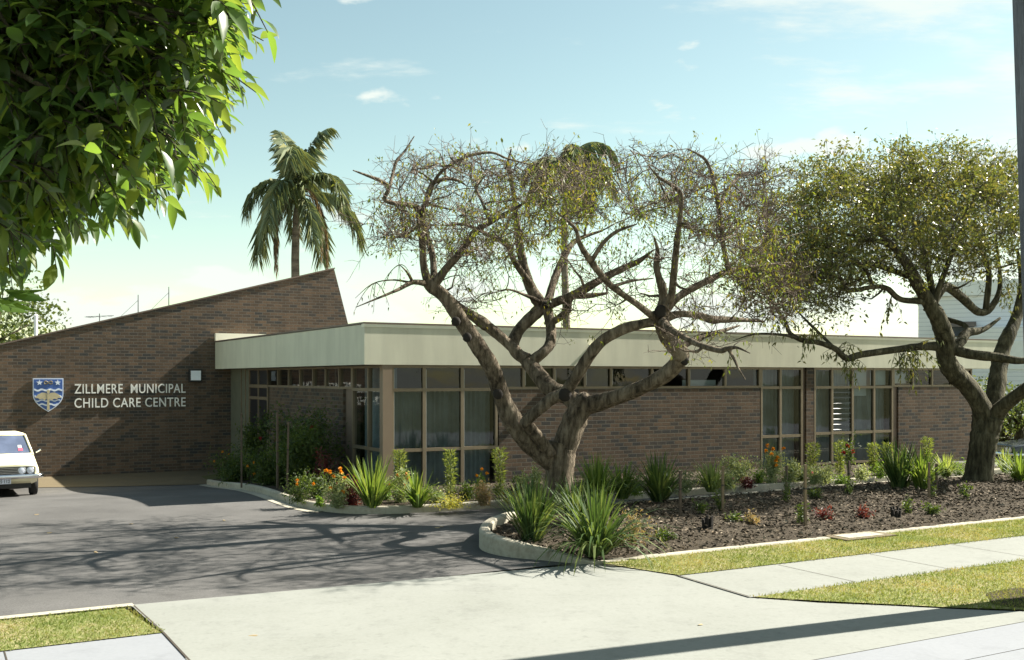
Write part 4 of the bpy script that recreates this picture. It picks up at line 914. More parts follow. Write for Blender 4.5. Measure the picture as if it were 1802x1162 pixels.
# ---- near tree with big glossy leaves, top left
def big_leaf(m, p, d, ln, wid, side, curl):
    d = d / np.linalg.norm(d); side = side - d * (side @ d); side /= np.linalg.norm(side) + 1e-9; nn = np.cross(side, d)
    st = [(0, .04), (.15, .55), (.38, 1.0), (.62, .88), (.84, .45), (1.0, .02)]
    V = []
    for t, wv in st:
        c = p + d * ln * t - nn * curl * ln * t * t * 0.5 + np.array([0, 0, -1]) * ln * 0.22 * t * t
        wv = wv * wid * ln * 0.5
        V += [c + side * wv + nn * wv * .35, c, c - side * wv + nn * wv * .35]
    fs = []
    for i in range(len(st) - 1):
        a = i * 3; fs += [(a, a + 1, a + 4, a + 3), (a + 1, a + 2, a + 5, a + 4)]
    m.add(V, fs)
b3 = np.array([-5.2, 5.0, 0.0])
t3 = thing('broadleaf_tree', 'near tree with large drooping glossy leaves hanging over the car park', 'tree', b3, 0)
wood = MB(); lfm = MB()
wood.tube([(0, 0, -.1), (.05, 0, 1.2), (.1, .05, 2.4), (.3, .1, 3.3)], [.3, .24, .2, .17], 12)
hull = [(-900, -650), (470, -650), (430, -150), (375, -10), (370, 40), (340, 80), (335, 145), (310, 190), (275, 245), (225, 280), (178, 318), (120, 300), (60, 340), (10, 380), (-60, 415), (-900, 520)]
def inhull(q):
    c = False; jx = len(hull) - 1
    for i in range(len(hull)):
        a, b = hull[i], hull[jx]
        if (a[1] > q[1]) != (b[1] > q[1]) and q[0] < (b[0]-a[0])*(q[1]-a[1])/(b[1]-a[1])+a[0]: c = not c
        jx = i
    return c
limbs = [[(.3, .1, 3.2), (1.2, -.2, 3.9), (2.4, -.5, 4.3), (3.4, -.5, 4.4)], [(.2, .1, 2.8), (1.3, .3, 3.3), (2.4, .2, 3.5), (3.4, 0, 3.4)], [(.3, .1, 3.3), (.8, .4, 4.4), (1.5, .5, 5.2), (2.4, .3, 5.6)], [(.2, .1, 3.1), (-.8, .3, 4.2), (-1.5, .5, 4.8)], [(.2, 0, 2.9), (1.0, -.8, 3.4), (1.9, -1.2, 3.7), (3.0, -1.3, 3.7)]]
lnodes = []
for lm in limbs:
    q = np.array(smooth_line(lm, 8)); wood.tube(q, np.linspace(.12, .02, len(q)), 7); lnodes += list(q)
lnodes = np.array(lnodes)
nsp = 0; tries = 0
while nsp < 2500 and tries < 120000:
    tries += 1
    if nsp < 2000: x, y = rng.uniform(-60, 500), rng.uniform(-120, 520)
    else: x, y = rng.uniform(-900, 560), rng.uniform(-650, 620)
    if not inhull((x, y)): continue
    Y = rng.uniform(3.7, 6.4)
    p = P(x, y, Y) - b3
    # outward, drooping shoot
    ctr = P(60, 100, 4.6) - b3
    out = p - ctr; out /= np.linalg.norm(out) + 1e-9
    d = out * 0.8 + rng.normal(size=3) * 0.6 + np.array([0.2, 0, -0.05]); d /= np.linalg.norm(d)
    sl_ = rng.uniform(.14, .30); tt = np.linspace(0, 1, 5)[:, None]
    pts = p + d * sl_ * tt + np.array([0, 0, -1]) * (tt ** 2) * sl_ * 0.35
    wood.tube(pts, [.0045, .004, .0035, .003, .002], 4, False)
    if nsp % 6 == 0:
        k = int(np.argmin(np.linalg.norm(lnodes - p, axis=1))); a = lnodes[k]; md = (a + p) / 2 + rng.normal(size=3) * .1
        wood.tube([a, md, p], [.02, .012, .005], 5, False)
    n = rng.integers(6, 11)
    for k in range(n):
        t = (k + .6) / n; q = pts[0] + (pts[-1] - pts[0]) * t; q = q + np.array([0, 0, -1]) * (t * t - t) * sl_ * .35
        a = k * 2.4 + rng.uniform(-.5, .5)
        sd = np.cross(d, np.array([0, 0, 1.0])); sd /= np.linalg.norm(sd) + 1e-9; upv = np.cross(sd, d)
        ld = d * (0.55 if k < n - 1 else 1.2) + sd * math.cos(a) * .9 + upv * math.sin(a) * .6 + np.array([0, 0, -0.15]) + rng.normal(size=3) * .25; 
        big_leaf(lfm, q, ld, rng.uniform(.055, .125), rng.uniform(.34, .52), np.cross(ld, np.array([0, 0, 1.0]) + rng.normal(size=3) * .35), rng.uniform(0, .5))
    nsp += 1
# the low spray that hangs in front of the far trees
for k in range(9):
    q = P(rng.uniform(-30, 25), rng.uniform(508, 530), 4.0 + rng.uniform(-.2, .2)) - b3
    big_leaf(lfm, q, np.array([rng.uniform(.3, 1), rng.uniform(-.4, .4), rng.uniform(-.5, .05)]), rng.uniform(.12, .17), .34, np.array([0, 1, .4]) + rng.normal(size=3) * .3, .5)
link('trunk', wood, M['bark2'], t3, True); link('leaves', lfm, M['leaf_big'], t3, True)

# ---- distant trees
def far_tree(base, h, wd, label, n=1800, leaf=.22, seed=0, mat='leaf_far', name='distant_tree', group='trees far behind the buildings'):
    t = thing(name, label, 'tree', base, 0, group); m = MB(); wv = MB()
    wv.tube([(0, 0, -.3), (.1, 0, h * .3), (.0, .1, h * .6)], [.25, .18, .08], 8)
    lobes = [(rng.normal(size=3) * np.array([wd * .28, wd * .28, h * .15]) + np.array([0, 0, h * .66]), rng.uniform(.2, .34) * wd) for _ in range(14)]
    pts = []
    for c, r in lobes:
        d = rng.normal(size=(n // 14, 3)); d /= np.linalg.norm(d, axis=1)[:, None]
        pts.append(c + d * r * rng.uniform(.6, 1.05, (len(d), 1)) * np.array([1, 1, .75]))
        wv.tube([(0, .05, h * .35), (c * .5 + np.array([0, 0, h * .2])), c], [.09, .06, .02], 5)
    pts = np.concatenate(pts); m.leaves(pts, rng.normal(size=pts.shape), rng.uniform(.6, 1.3, len(pts)) * leaf, .6, .3)
    link('trunk', wv, M['bark2'], t, True); link('crown', m, M[mat], t); return t
def bg(x, Y): return np.array([(x - CX) / F * Y, Y, -0.44])
far_tree(bg(-15, 50), 7.0, 5.4, 'bushy green tree over the low end of the raking wall', 2600, .24)
far_tree(bg(-90, 46), 8.0, 6.0, 'taller green tree beyond the low end of the raking wall', 2600, .24)
far_tree(bg(1790, 34), 2.9, 3.2, 'dark green bush in front of the white weatherboard house', 2200, .13, mat='leaf_far')
far_tree(bg(1862, 35), 1.6, 2.0, 'low yellow green bush behind the dark car', 900, .09, mat='column_leaf')
far_tree(bg(1762, 35), 1.3, 1.0, 'small yellow green shrub between the leafy tree trunk and the dark car', 700, .07, mat='column_leaf')

# ---- palms
def palm(base, top, label, nf, fl, seed, wind=0.5, dead=4, top_el=84, dr=0.42):
    base = np.array(base); h = top[2] - base[2]; off = np.array([top[0] - base[0], top[1] - base[1], h])
    t = thing('queen_palm', label, 'palm tree', base, 0, 'palms rising behind the building')
    m = MB(); n = 12; q = [off * np.array([k / n, k / n, 0]) + np.array([0.12 * math.sin(k * .5), 0, h * k / n]) for k in range(n + 1)]
    q = np.array(q) - np.array([0.12 * math.sin(0), 0, 0]); q[-1] = off
    m.tube(q, list(np.linspace(.21, .145, n)) + [.17], 12); link('trunk', m, M['palm_trunk'], t, True)
    r_ = np.random.default_rng(seed)
    lf_, df, st = MB(), MB(), MB()
    st.tube([off + np.array([0, 0, -.5]), off + np.array([0, 0, .1]), off + np.array([0, 0, .7])], [.2, .24, .1], 10)
    def frond(az, el, ln, droop, m, deadf=False):
        d0 = np.array([math.cos(az) * math.cos(el), math.sin(az) * math.cos(el), math.sin(el)])
        N_ = 22; pts = [off + np.array([0, 0, r_.uniform(-.15, .35)])]; d = d0.copy()
        for k in range(N_):
            d = d + np.array([wind * .045 if not deadf else 0, 0, -droop * (0.6 + 1.4 * k / N_)]) / N_ * 2.2; d /= np.linalg.norm(d)
            pts.append(pts[-1] + d * ln / N_)
        pts = np.array(pts); (st if not deadf else m).tube(pts, np.linspace(.035, .008, len(pts)), 4, False)
        Q, D, Ls = [], [], []
        for k in range(3, N_ + 1):
            tg = pts[k] - pts[k - 1]; tg /= np.linalg.norm(tg); s_ = np.cross(tg, np.array([0, 0, 1.0])); s_ /= np.linalg.norm(s_) + 1e-9; up = np.cross(s_, tg)
            L_ = ln * .30 * math.sin(math.pi * (0.12 + .8 * k / (N_ + 1))) ** .6 * (.45 if deadf else 1)
            for rep in range(4):
                for sg_ in (-1, 1):
                    Q.append(pts[k - 1] + (pts[k] - pts[k - 1]) * r_.uniform()); 
                    D.append(s_ * sg_ * r_.uniform(.35, .95) + up * r_.uniform(-.35, .45) + tg * r_.uniform(.4, .9) + np.array([.15 * wind, 0, -.6 if not deadf else -1.6])); Ls.append(L_ * r_.uniform(.7, 1.1))
        m.leaves(Q, D, Ls, .027 if not deadf else .06, .2, .4)
    for k in range(nf):
        az = k * 2.39996 + r_.uniform(-.2, .2); el = R(top_el) - R(top_el + 12) * (k / nf) ** 0.85
        frond(az, el, fl * r_.uniform(.85, 1.08), (dr if k < 2 else .8) + .5 * r_.uniform(), lf_)
    for k in range(dead):
        az = [2.9, 3.6, .2, 5.9, 1.5, 4.4][k % 6] + r_.uniform(-.2, .2); frond(az, R(12), fl * r_.uniform(.95, 1.15), 3.4, df, True)
    link('frond', lf_, M['palm_leaf'], t); link('crownshaft', st, M['stem'], t, True)
    if dead: link('dead_frond', df, M['palm_dead'], t)
    return t
Yp = 41.0
palm(bg(518, Yp), P(527, 345, Yp), 'wind-blown palm rising behind the peak of the raking brick wall', 13, 3.35, 3, 1.0, 4)
Yp = 48.0
palm(bg(990, Yp), P(1000, 292, Yp), 'palm partly hidden behind the bare spreading tree', 17, 2.9, 8, .2, 5, 58, 1.0)

# ------------------------------------------------------------------ power pole, right edge
pb = np.array([5.62, 10.78, 0.0])
pp_ = thing('power_pole', 'thick grey timber pole at the edge of the street lawn beside the leafy tree', 'pole', pb)
m = MB(); n = 14
q = np.array([(-0.27 * k / n * 1.3, 0.0, -0.2 + 9.2 * k / n) for k in range(n + 1)]); m.tube(q, np.linspace(.215, .17, n + 1), 18); link('shaft', m, M['pole'], pp_, True)
m = MB(); m.tube([q[-1] + np.array([0, 0, 0]), q[-1] + np.array([0, 0, .06])], [.175, .12], 14); link('cap', m, M['flashing'], pp_)
m = MB(); m.sheet([L(*to_uv(pb + np.array([.8 * math.cos(a) * r, .55 * math.sin(a) * r, 0])), 0.024) for a, r in zip(np.linspace(0, 6.28, 24)[:-1], rng.uniform(.8, 1.15, 23))]); struct('bare_soil', m, M['soil'])

# ------------------------------------------------------------------ cars
def loft(m, secs, closed=True):
    n = len(secs[0]); V = [p for s in secs for p in s]
    fs = [(i*n+k, i*n+(k+1) % n, (i+1)*n+(k+1) % n, (i+1)*n+k) for i in range(len(secs)-1) for k in range(n)]
    fs += [tuple(range(n))[::-1], tuple((len(secs)-1)*n + k for k in range(n))]
    m.add(V, fs)
def rot_obj(o, bev, seg=2):
    bv = o.modifiers.new('soft edges', 'BEVEL'); bv.width = bev; bv.segments = seg; bv.limit_method = 'ANGLE'; bv.angle_limit = R(30)
def car(name, label, loc, rz, paint, plate=None, pitch=0.0):
    c = thing(name, label, 'car', loc, rz, None)
    c.rotation_euler = (0, pitch, rz)
    # local +x is the front
    st = [(2.06, .46, .70, .70), (2.02, .36, .735, .74), (1.85, .28, .76, .765), (1.5, .24, .80, .785), (.80, .22, .90, .80), (.0, .21, .92, .805), (-1.0, .21, .92, .80), (-1.6, .26, .90, .785), (-2.0, .34, .86, .76), (-2.1, .46, .80, .72)]
    m = MB(); secs = []
    for x, zb, zt, wd in st:
        zm = zb + (zt - zb) * .62
        half = [(wd * .78, zb), (wd * .95, zb + .06), (wd, zm - .05), (wd * .985, zm + .05), (wd * .93, zt - .035), (wd * .84, zt - .004), (wd * .4, zt + .02)]
        secs.append([(x, y, z) for y, z in half] + [(x, -y, z) for y, z in reversed(half)])
    loft(m, secs); body = link('body', m, M[paint], c, True)
    # wheel arches cut out of the body
    cut = MB()
    for x in (1.28, -1.22):
        ys = [.55, .95]
        for sg_ in (1, -1):
            cut.tube([(x, sg_ * .56, .29), (x, sg_ * .98, .29)], [.345, .345], 22)
    cu = link('cutter', cut, M['black']); cu.parent = c
    bm_ = body.modifiers.new('arch', 'BOOLEAN'); bm_.operation = 'DIFFERENCE'; bm_.object = cu; bm_.solver = 'EXACT'
    bpy.context.view_layer.update(); dg = bpy.context.evaluated_depsgraph_get()
    nm = bpy.data.meshes.new_from_object(body.evaluated_get(dg)); body.modifiers.clear(); body.data = nm
    bpy.data.objects.remove(cu)
    nm.polygons.foreach_set('use_smooth', np.zeros(len(nm.polygons), bool))
    # cabin
    cab = [[(.82, .70, .90), (.82, -.70, .90), (-1.42, -.70, .90), (-1.42, .70, .90)], [(.22, .585, 1.33), (.22, -.585, 1.33), (-1.02, -.585, 1.33), (-1.02, .585, 1.33)]]
    m = MB(); loft(m, cab); gl2 = link('side_window', m, M['car_glass'], c)
    m = MB(); loft(m, [[(.26, .60, 1.325), (.26, -.60, 1.325), (-1.06, -.60, 1.325), (-1.06, .60, 1.325)], [(.20, .58, 1.375), (.20, -.58, 1.375), (-1.0, -.58, 1.375), (-1.0, .58, 1.375)], [(.02, .46, 1.415), (.02, -.46, 1.415), (-.8, -.46, 1.415), (-.8, .46, 1.415)]]); link('roof', m, M[paint], c, True)
    for sg_ in (1, -1):
        for a_, b_, r_ in (((.84, sg_ * .715, .89), (.25, sg_ * .595, 1.34), .031), ((-1.44, sg_ * .715, .89), (-1.05, sg_ * .595, 1.34), .047), ((-.35, sg_ * .715, .89), (-.38, sg_ * .60, 1.34), .029)):
            m = MB(); m.tube([a_, b_], [r_, r_ * .95], 6); link('pillar', m, M[paint], c, True)
    m = MB(); m.tube([(.835, -.7, .905), (.835, .7, .905)], [.022, .022], 6); link('scuttle', m, M[paint], c, True)
    ws = MB(); a = np.array([.83, 0, .925]); b = np.array([.26, 0, 1.315])
    ws.add([a + (0, .655, 0), a - (0, .655, 0), b - (0, .55, 0), b + (0, .55, 0)], [(0, 1, 2, 3)]); ws.shift((.008, 0, .006)); wsc = link('windscreen', ws, M['car_glass'], c)
    if plate:
        m = MB(); f = lambda s, t: a + (b - a) * t + np.array([.014, s, .011]); m.add([f(.42, .12), f(.52, .12), f(.51, .27), f(.42, .27)], [(0, 1, 2, 3)]); link('sticker', m, M['sticker'], wsc)
        m = MB(); m.add([f(.42, .29), f(.50, .29), f(.49, .44), f(.42, .44)], [(0, 1, 2, 3)]); link('sticker', m, M['white'], wsc)
    gr = MB(); gr.box((2.03, -.66, .515), (2.075, .66, .68)); grl = link('grille', gr, M['black'], c)
    m = MB()
    for k in range(4): m.box((2.076, -.36, .54 + k * .035), (2.082, .36, .546 + k * .035))
    link('grille_bar', m, M['chrome'], grl)
    for y in (-.57, -.40, .40, .57):
        m = MB(); m.tube([(2.06, y, .597), (2.085, y, .597), (2.098, y, .597)], [.073, .073, .05], 16); hl = link('headlight', m, M['headlamp'], c, True)
        m = MB(); ang = np.linspace(0, 2 * math.pi, 17); m.tube([(2.088, y + .076 * math.cos(t), .597 + .076 * math.sin(t)) for t in ang], [.007] * 17, 5, False); link('rim', m, M['chrome'], hl, True)
    m = MB(); bl = smooth_line([(1.7, .83, .47), (1.98, .81, .47), (2.12, .70, .47), (2.16, .3, .47), (2.16, -.3, .47), (2.12, -.70, .47), (1.98, -.81, .47), (1.7, -.83, .47)], 5); m.tube(bl, [.05] * len(bl), 8); link('bumper', m, M['chrome'], c, True)
    m = MB(); bl = smooth_line([(-1.75, .81, .47), (-2.05, .78, .47), (-2.18, .6, .47), (-2.2, 0, .47), (-2.18, -.6, .47), (-2.05, -.78, .47), (-1.75, -.81, .47)], 5); m.tube(bl, [.05] * len(bl), 8); link('bumper', m, M['chrome'], c, True)
    for y in (-.35, .35):
        m = MB(); m.box((2.045, y - .09, .455 - .02), (2.2 - .09, y + .09, .43)) ; m = MB(); m.box((2.04, y * 1.25 - .07, .50), (2.078, y * 1.25 + .07, .513)); link('indicator', m, M['amber'], c)
    if plate:
        m = MB(); m.box((2.14, -.18, .315), (2.15, .18, .425)); pl = link('number_plate', m, M['plate'], c)
        tm = text_mesh(plate, ((-.155, .155), (.335, .405)), 0.004, .01)
        tm.v = [np.stack([2.1505 - a_[:, 1], a_[:, 0], a_[:, 2]], 1) for a_ in tm.v]; link('plate_lettering', tm, M['black'], pl)
    for x in (1.28, -1.22):
        for y in (.69, -.69):
            sg_ = 1 if y > 0 else -1
            m = MB(); m.tube([(x, y - .085, .29), (x, y - .07, .29), (x, y + .07, .29), (x, y + .085, .29)], [.26, .29, .29, .26], 24); wl = link('wheel', m, M['tyre'], c, True)
            m = MB(); m.tube([(x, y + sg_ * .08, .29), (x, y + sg_ * .092, .29)], [.17, .14], 20); link('hubcap', m, M['chrome'], wl)
    m = MB(); m.box((-1.9, -.6, .2), (1.9, .6, .33)); link('underbody', m, M['black'], c)
    for sg_ in (1, -1):
        m = MB(); m.tube([(.72, sg_ * .80, .93), (.75, sg_ * .9, 1.0)], [.012, .03], 6); link('mirror', m, M['chrome'], c)
    return c
fy = 22.75; fr_ = np.array([(3 - CX) / F * fy, fy]); cc = fr_ + 2.06 * VV[:2]
uc, vc = to_uv(fr_ + .8 * VV[:2]); zf = gz(uc, vc); ur, vr = to_uv(fr_ + 3.3 * VV[:2]); zrr = gz(ur, vr)
car('parked_car', 'cream sedan parked facing out beside the raking brick wall', (cc[0], cc[1], (zf * .6 + zrr * .4) + .005), math.atan2(-VV[1], -VV[0]), 'paint_cream', 'OAS·112', math.atan2(zrr - zf, 2.5) * -1 * -1)
car('parked_car', 'dark car beyond the right end of the brick building', (16.65, 31.3, -0.41), R(184), 'paint_dark')

# ------------------------------------------------------------------ white house
hb = bg(1790, 47)
H = thing('weatherboard_house', 'tall white weatherboard house behind the leafy tree at the right end of the building', 'house', hb, R(-23))
def HX(x): return (x - 1790) / F * 47
def HZ(y): return ZC - (y - HY) / F * 47 + .44
x0, x1 = HX(1712), HX(2050)
m = MB(); m.box((x0, 0, 0), (x1, 8, HZ(575))); link('wall', m, M['boards'], H)
m = MB(); m.box((HX(1626), 1.5, 0), (x1 - .2, 9, HZ(512))); link('wall', m, M['boards'], H)
m = MB(); m.prism([(HX(1618), 1.3, HZ(514)), (HX(1640), 1.3, HZ(490)), (HX(1760), 1.3, HZ(486)), (x1, 1.3, HZ(486)), (x1, 1.3, HZ(514))], (0, 8, 0)); link('roof', m, M['white'], H)
wn = MB(); wn.box((HX(1663), 1.45, HZ(590)), (HX(1722), 1.52, HZ(562))); wdw = link('window', wn, M['flashing'], H)
m = MB(); m.box((HX(1666), 1.43, HZ(588)), (HX(1719), 1.449, HZ(570))); link('pane', m, M['car_glass'], wdw)
m = MB(); m.prism([(HX(1660), 1.44, HZ(562)), (HX(1660), 0.9, HZ(572)), (HX(1660), 1.44, HZ(568))], (HX(1725) - HX(1660), 0, 0)); link('window_hood', m, M['flashing'], H)
wn = MB(); wn.box((HX(1752), -.05, HZ(650)), (HX(1850), .02, HZ(600))); wdw = link('window', wn, M['white'], H)
m = MB(); m.box((HX(1900), -.06, HZ(645)), (HX(1940), -.051, HZ(605))); 
m = MB(); m.box((HX(1808), -.07, HZ(646)), (HX(1846), -.051, HZ(604))); link('pane', m, M['car_glass'], wdw)
m = MB(); m.box((x0 - .1, -.1, HZ(700) - .25), (x1, -.001, HZ(700))); link('floor_beam', m, M['boards'], H)

# ------------------------------------------------------------------ plants
def rnd(n, s): return rng.normal(size=(n, 3)) * np.asarray(s)
def at(x, y, z):
    p = G(x, y, z); return p
def blade_strip(m, p, d, ln, wd, droop, seg=5):
    d = np.asarray(d, float); d /= np.linalg.norm(d); sd = np.cross(d, (0, 0, 1)); sd /= np.linalg.norm(sd) + 1e-9
    V = []; q = np.array(p, float)
    for k in range(seg + 1):
        t = k / seg; w_ = wd * (1 - t ** 2.2) * .5 * (0.7 + .6 * min(1, t * 4)) + .0008
        V += [q + sd * w_, q - sd * w_]
        d = d + np.array([0, 0, -droop / seg * (.5 + 1.4 * t)]); d /= np.linalg.norm(d); q = q + d * ln / seg
    m.add(V, [(2*k, 2*k+1, 2*k+3, 2*k+2) for k in range(seg)])
def strap_clump(x, y, h, n, label, mat='strap', z=.11, spread=.72, droop=1.5, wd=.03, flower=None, group='strap-leaved clumps in the garden beds'):
    p = at(x, y, z); t = thing('strap_leaf_plant', label, 'plant', p, 0, group); m = MB()
    h *= 1.3; n = int(n * 1.5)
    for k in range(n):
        a = rng.uniform(0, 2 * math.pi); tilt = rng.uniform(.05, 1.0) * spread
        blade_strip(m, (math.cos(a) * rng.uniform(0, .1) * h * 1.6, math.sin(a) * rng.uniform(0, .1) * h * 1.6, 0), (math.cos(a) * tilt, math.sin(a) * tilt, 1), h * rng.uniform(.6, 1.15) * (1 + .35 * tilt), wd * rng.uniform(.7, 1.25), droop * rng.uniform(.4, 1.3) * (.35 + tilt))
    link('leaves', m, M[mat], t)
    if flower:
        for dx, dz, fm in flower:
            f = MB(); s_ = MB(); s_.tube([(0, 0, 0), (dx * .5, 0, dz * .6), (dx, 0, dz)], [.006, .005, .004], 4); q = np.tile([dx, 0, dz], (14, 1)); f.leaves(q, rnd(14, 1) + (0, 0, .4), .06, .5, .3)
            st_ = link('flower_stem', s_, M['stem'], t); link('flower', f, M[fm], st_)
    return t
def petals(c, r, n=26):
    f = MB(); d = rnd(n, 1) + (0, 0, .5); f.leaves(np.tile(c, (n, 1)), d, r, .55, .3); return f
def bushy(name, label, cat, x, y, h, wd, mat, n, leaf, z=.11, flowers=(), fm='orange', fr=.04, stems=8, wr=.35, group=None, shape='dome', lean=.0, up=.3):
    p = at(x, y, z) if not isinstance(x, np.ndarray) else x
    t = thing(name, label, cat, p, 0, group); s_ = MB(); m = MB(); pts = []
    n = int(n * 2.9); leaf *= 1.2; wd *= 1.2; h *= 1.08
    for k in range(stems):
        a = rng.uniform(0, 6.28); r = wd * .5 * math.sqrt(rng.uniform()); hh = h * rng.uniform(.65, 1.0)
        if shape == 'dome': hh *= (1 - .45 * (r / (wd * .5)) ** 2)
        e = np.array([math.cos(a) * r + lean * h, math.sin(a) * r, hh]); mid = e * np.array([.35, .35, .55]) + rnd(1, .02)[0]
        q = np.array(smooth_line([np.zeros(3), mid, e], 5)); s_.tube(q, np.linspace(.007, .003, len(q)), 4, False)
        lo = .15 if shape != 'top' else .5
        for i in range(max(2, n // stems)):
            tt = rng.uniform(lo, 1.0); qq = q[min(len(q) - 1, int(tt * (len(q) - 1)))]
            pts.append(qq + rnd(1, wd * .10)[0])
    pts = np.array(pts); pts[:, 2] = np.maximum(pts[:, 2], .02)
    m.leaves(pts, rnd(len(pts), 1) + (0, 0, up), rng.uniform(.6, 1.3, len(pts)) * leaf, wr, .25, .1)
    link('stems', s_, M['stem'], t); link('foliage', m, M[mat], t)
    for fx, fz in flowers:                                             # heads given in photograph pixels
        c = P(fx, fz, p[1] - .1 * wd) - np.asarray(p); c = np.array([c[0], -.2 * wd + rng.uniform(-.1, .1) * wd, c[2]])
        sv = MB(); sv.tube([(c[0] * .5, c[1] * .5, c[2] * .55), c], [.004, .003], 4, False)
        f = petals(c, fr); o = link('flower', f, M[fm], t); link('flower_stem', sv, M['stem'], o)
    return t
def column(x, y, h, label, z=.11, wd=.22, group='slim feathery shrubs under the windows'):
    p = at(x, y, z); t = thing('column_shrub', label, 'shrub', p, 0, group); s_ = MB(); m = MB()
    s_.tube([(0, 0, 0), (.01, 0, h * .5), (0, .01, h * .95)], [.014, .01, .004], 5)
    n = 620; zz_ = rng.uniform(.08, 1.0, n) * h; pr = np.interp(zz_ / h, [0, .25, .5, .62, .85, 1], [.5, .55, .5, .7, 1.0, .75]) * wd * .5
    a = rng.uniform(0, 6.28, n); rr = pr * np.sqrt(rng.uniform(size=n))
    pts = np.stack([np.cos(a) * rr, np.sin(a) * rr, zz_], 1); d = np.stack([np.cos(a) * .9, np.sin(a) * .9, np.ones(n) * .9], 1) + rnd(n, .5)
    m.leaves(pts, d, rng.uniform(.05, .13, n), .16, .2, .1)
    link('stem', s_, M['stem'], t); link('foliage', m, M['column_leaf'], t); return t
def stake(x, y, h, label, mat='stake', z=.11, lean=0.0):
    p = at(x, y, z); t = thing('garden_stake', label, 'stake', p, rng.uniform(0, 1), 'wooden stakes in the garden beds')
    m = MB(); w_ = .018; m.prism([(-w_, -w_, -.1), (w_, -w_, -.1), (w_, w_, -.1), (-w_, w_, -.1)], (lean * h, 0, h + .1)); link('shaft', m, M[mat], t)
    m = MB(); m.prism([(-w_ * 1.2 + lean * h * .6, -w_ * 1.2, h * .6), (w_ * 1.2 + lean * h * .6, -w_ * 1.2, h * .6), (w_ * 1.2 + lean * h * .6, w_ * 1.2, h * .6), (-w_ * 1.2 + lean * h * .6, w_ * 1.2, h * .6)], (0, 0, .02)); link('tie', m, M['black'], t); return t
def side(u, v): return L(u, v, bed_z(u, v))
GM = 'orange marigolds in the garden beds'; GR = 'roses in the garden beds'
# shaded bed along the entrance side
bushy('rose_bush', 'light green rose on a stake beside the entrance door', 'rose', side(-.75, 6.9), 0, 1.6, .75, 'rose_leaf', 560, .08, stems=9, group=GR, shape='top')
bushy('marigold', 'orange marigold in shade at the far corner of the entrance bed', 'flower', side(-1.3, 6.6), 0, .75, .55, 'rose_leaf', 340, .05, flowers=[(378, 812), (393, 795), (405, 800)], group=GM)
bushy('marigold', 'dark leafy marigold with two orange heads below the entrance door', 'flower', side(-1.35, 4.4), 0, .75, .7, 'rose_leaf', 420, .05, flowers=[(449, 814), (450, 833), (438, 820)], group=GM)
bushy('rose_bush', 'tall shaded rose with two dark red flowers in front of the side brick panel', 'rose', side(-.75, 4.0), 0, 1.75, 1.1, 'rose_leaf', 1150, .08, flowers=[(461, 771), (488, 775)], fm='red_flower', fr=.05, stems=12, group=GR)
bushy('rose_bush', 'shaded rose with dark red flowers near the middle of the side brick panel', 'rose', side(-.6, 2.6), 0, 1.75, 1.15, 'rose_leaf', 1150, .08, flowers=[(552, 752), (536, 782)], fm='red_flower', fr=.055, stems=12, group=GR)
bushy('rose_bush', 'low leafy rose without flowers spilling to the entrance kerb', 'rose', side(-1.5, 2.6), 0, .95, 1.2, 'rose_leaf', 1000, .08, stems=12, group=GR)
bushy('rose_bush', 'yellowish green rose beside the two tall red-flowered roses', 'rose', side(-1.2, 1.6), 0, 1.3, 1.0, 'rose_leaf', 900, .08, stems=10, group=GR)
bushy('leafy_shrub', 'broad dark green shrub at the kerb below the entrance door', 'shrub', side(-1.55, 5.4), 0, .75, 1.1, 'rose_leaf', 900, .075, stems=14)
bushy('marigold', 'shaded marigold with three orange heads near the kerb bend', 'flower', 527, 884, .55, .5, 'rose_leaf', 380, .045, flowers=[(525, 845), (525, 852), (553, 851)], group=GM)
bushy('leafy_shrub', 'low shaded shrub between the kerb bend and the sunlit marigold', 'shrub', 560, 876, .5, .6, 'rose_leaf', 380, .05, stems=12)
bushy('dark_shrub', 'dark purple leaved shrub under the first side windows', 'shrub', 570, 862, .85, .5, 'red_leaf', 260, .06, stems=9)
stake(488, 858, 1.5, 'weathered stake beside the tall red-flowered rose by the entrance', 'stake_dark'); stake(425, 850, 1.45, 'weathered stake holding the rose beside the entrance door', 'stake_dark')
stake(505, 866, 1.35, 'slim stake between two tall shaded roses', 'stake_dark', lean=.02)
# sunny bed in front
bushy('marigold', 'silvery leaved marigold with many orange heads at the sunlit bed corner', 'flower', 595, 893, .62, .42, 'silver_leaf', 520, .05, flowers=[(575, 828), (581, 831), (600, 825), (602, 831), (589, 838), (607, 841), (583, 859), (605, 865)], group=GM, fr=.045)
bushy('red_shrub', 'purple red leaved plant beside the tallest strap clump at the bed corner', 'plant', 617, 890, .5, .42, 'red_leaf', 320, .06, stems=10)
bushy('small_plant', 'tiny fresh green plant just inside the kerb bend', 'plant', 562, 890, .16, .16, 'green_leaf', 60, .06, stems=6)
strap_clump(655, 893, .62, 95, 'tall upright strap clump in front of the corner post', 'strap', droop=.8)
strap_clump(735, 893, .46, 85, 'arching green strap clump below the first front window', 'strap', spread=.8)
bushy('marigold', 'silvery marigold with orange heads right of the corner post', 'flower', 703, 884, .6, .42, 'silver_leaf', 480, .05, flowers=[(701, 836), (717, 834), (719, 842), (686, 855), (713, 851)], group=GM, fr=.042)
column(704, 876, .85, 'slim feathery shrub behind the silvery marigold by the corner post')
column(793, 884, .90, 'slim feathery shrub in front of the middle of the first window')
column(880, 881, .92, 'slim feathery shrub where the first window meets the brick')
bushy('marigold', 'thin marigold with three orange heads at the end of the first window', 'flower', 843, 882, .5, .3, 'green_leaf', 160, .05, flowers=[(839, 837), (848, 826), (857, 833)], group=GM)
bushy('brown_shrub', 'rounded brownish pink shrub near the kerb below the first window', 'shrub', 852, 889, .42, .42, 'brown_leaf', 520, .04, stems=16)
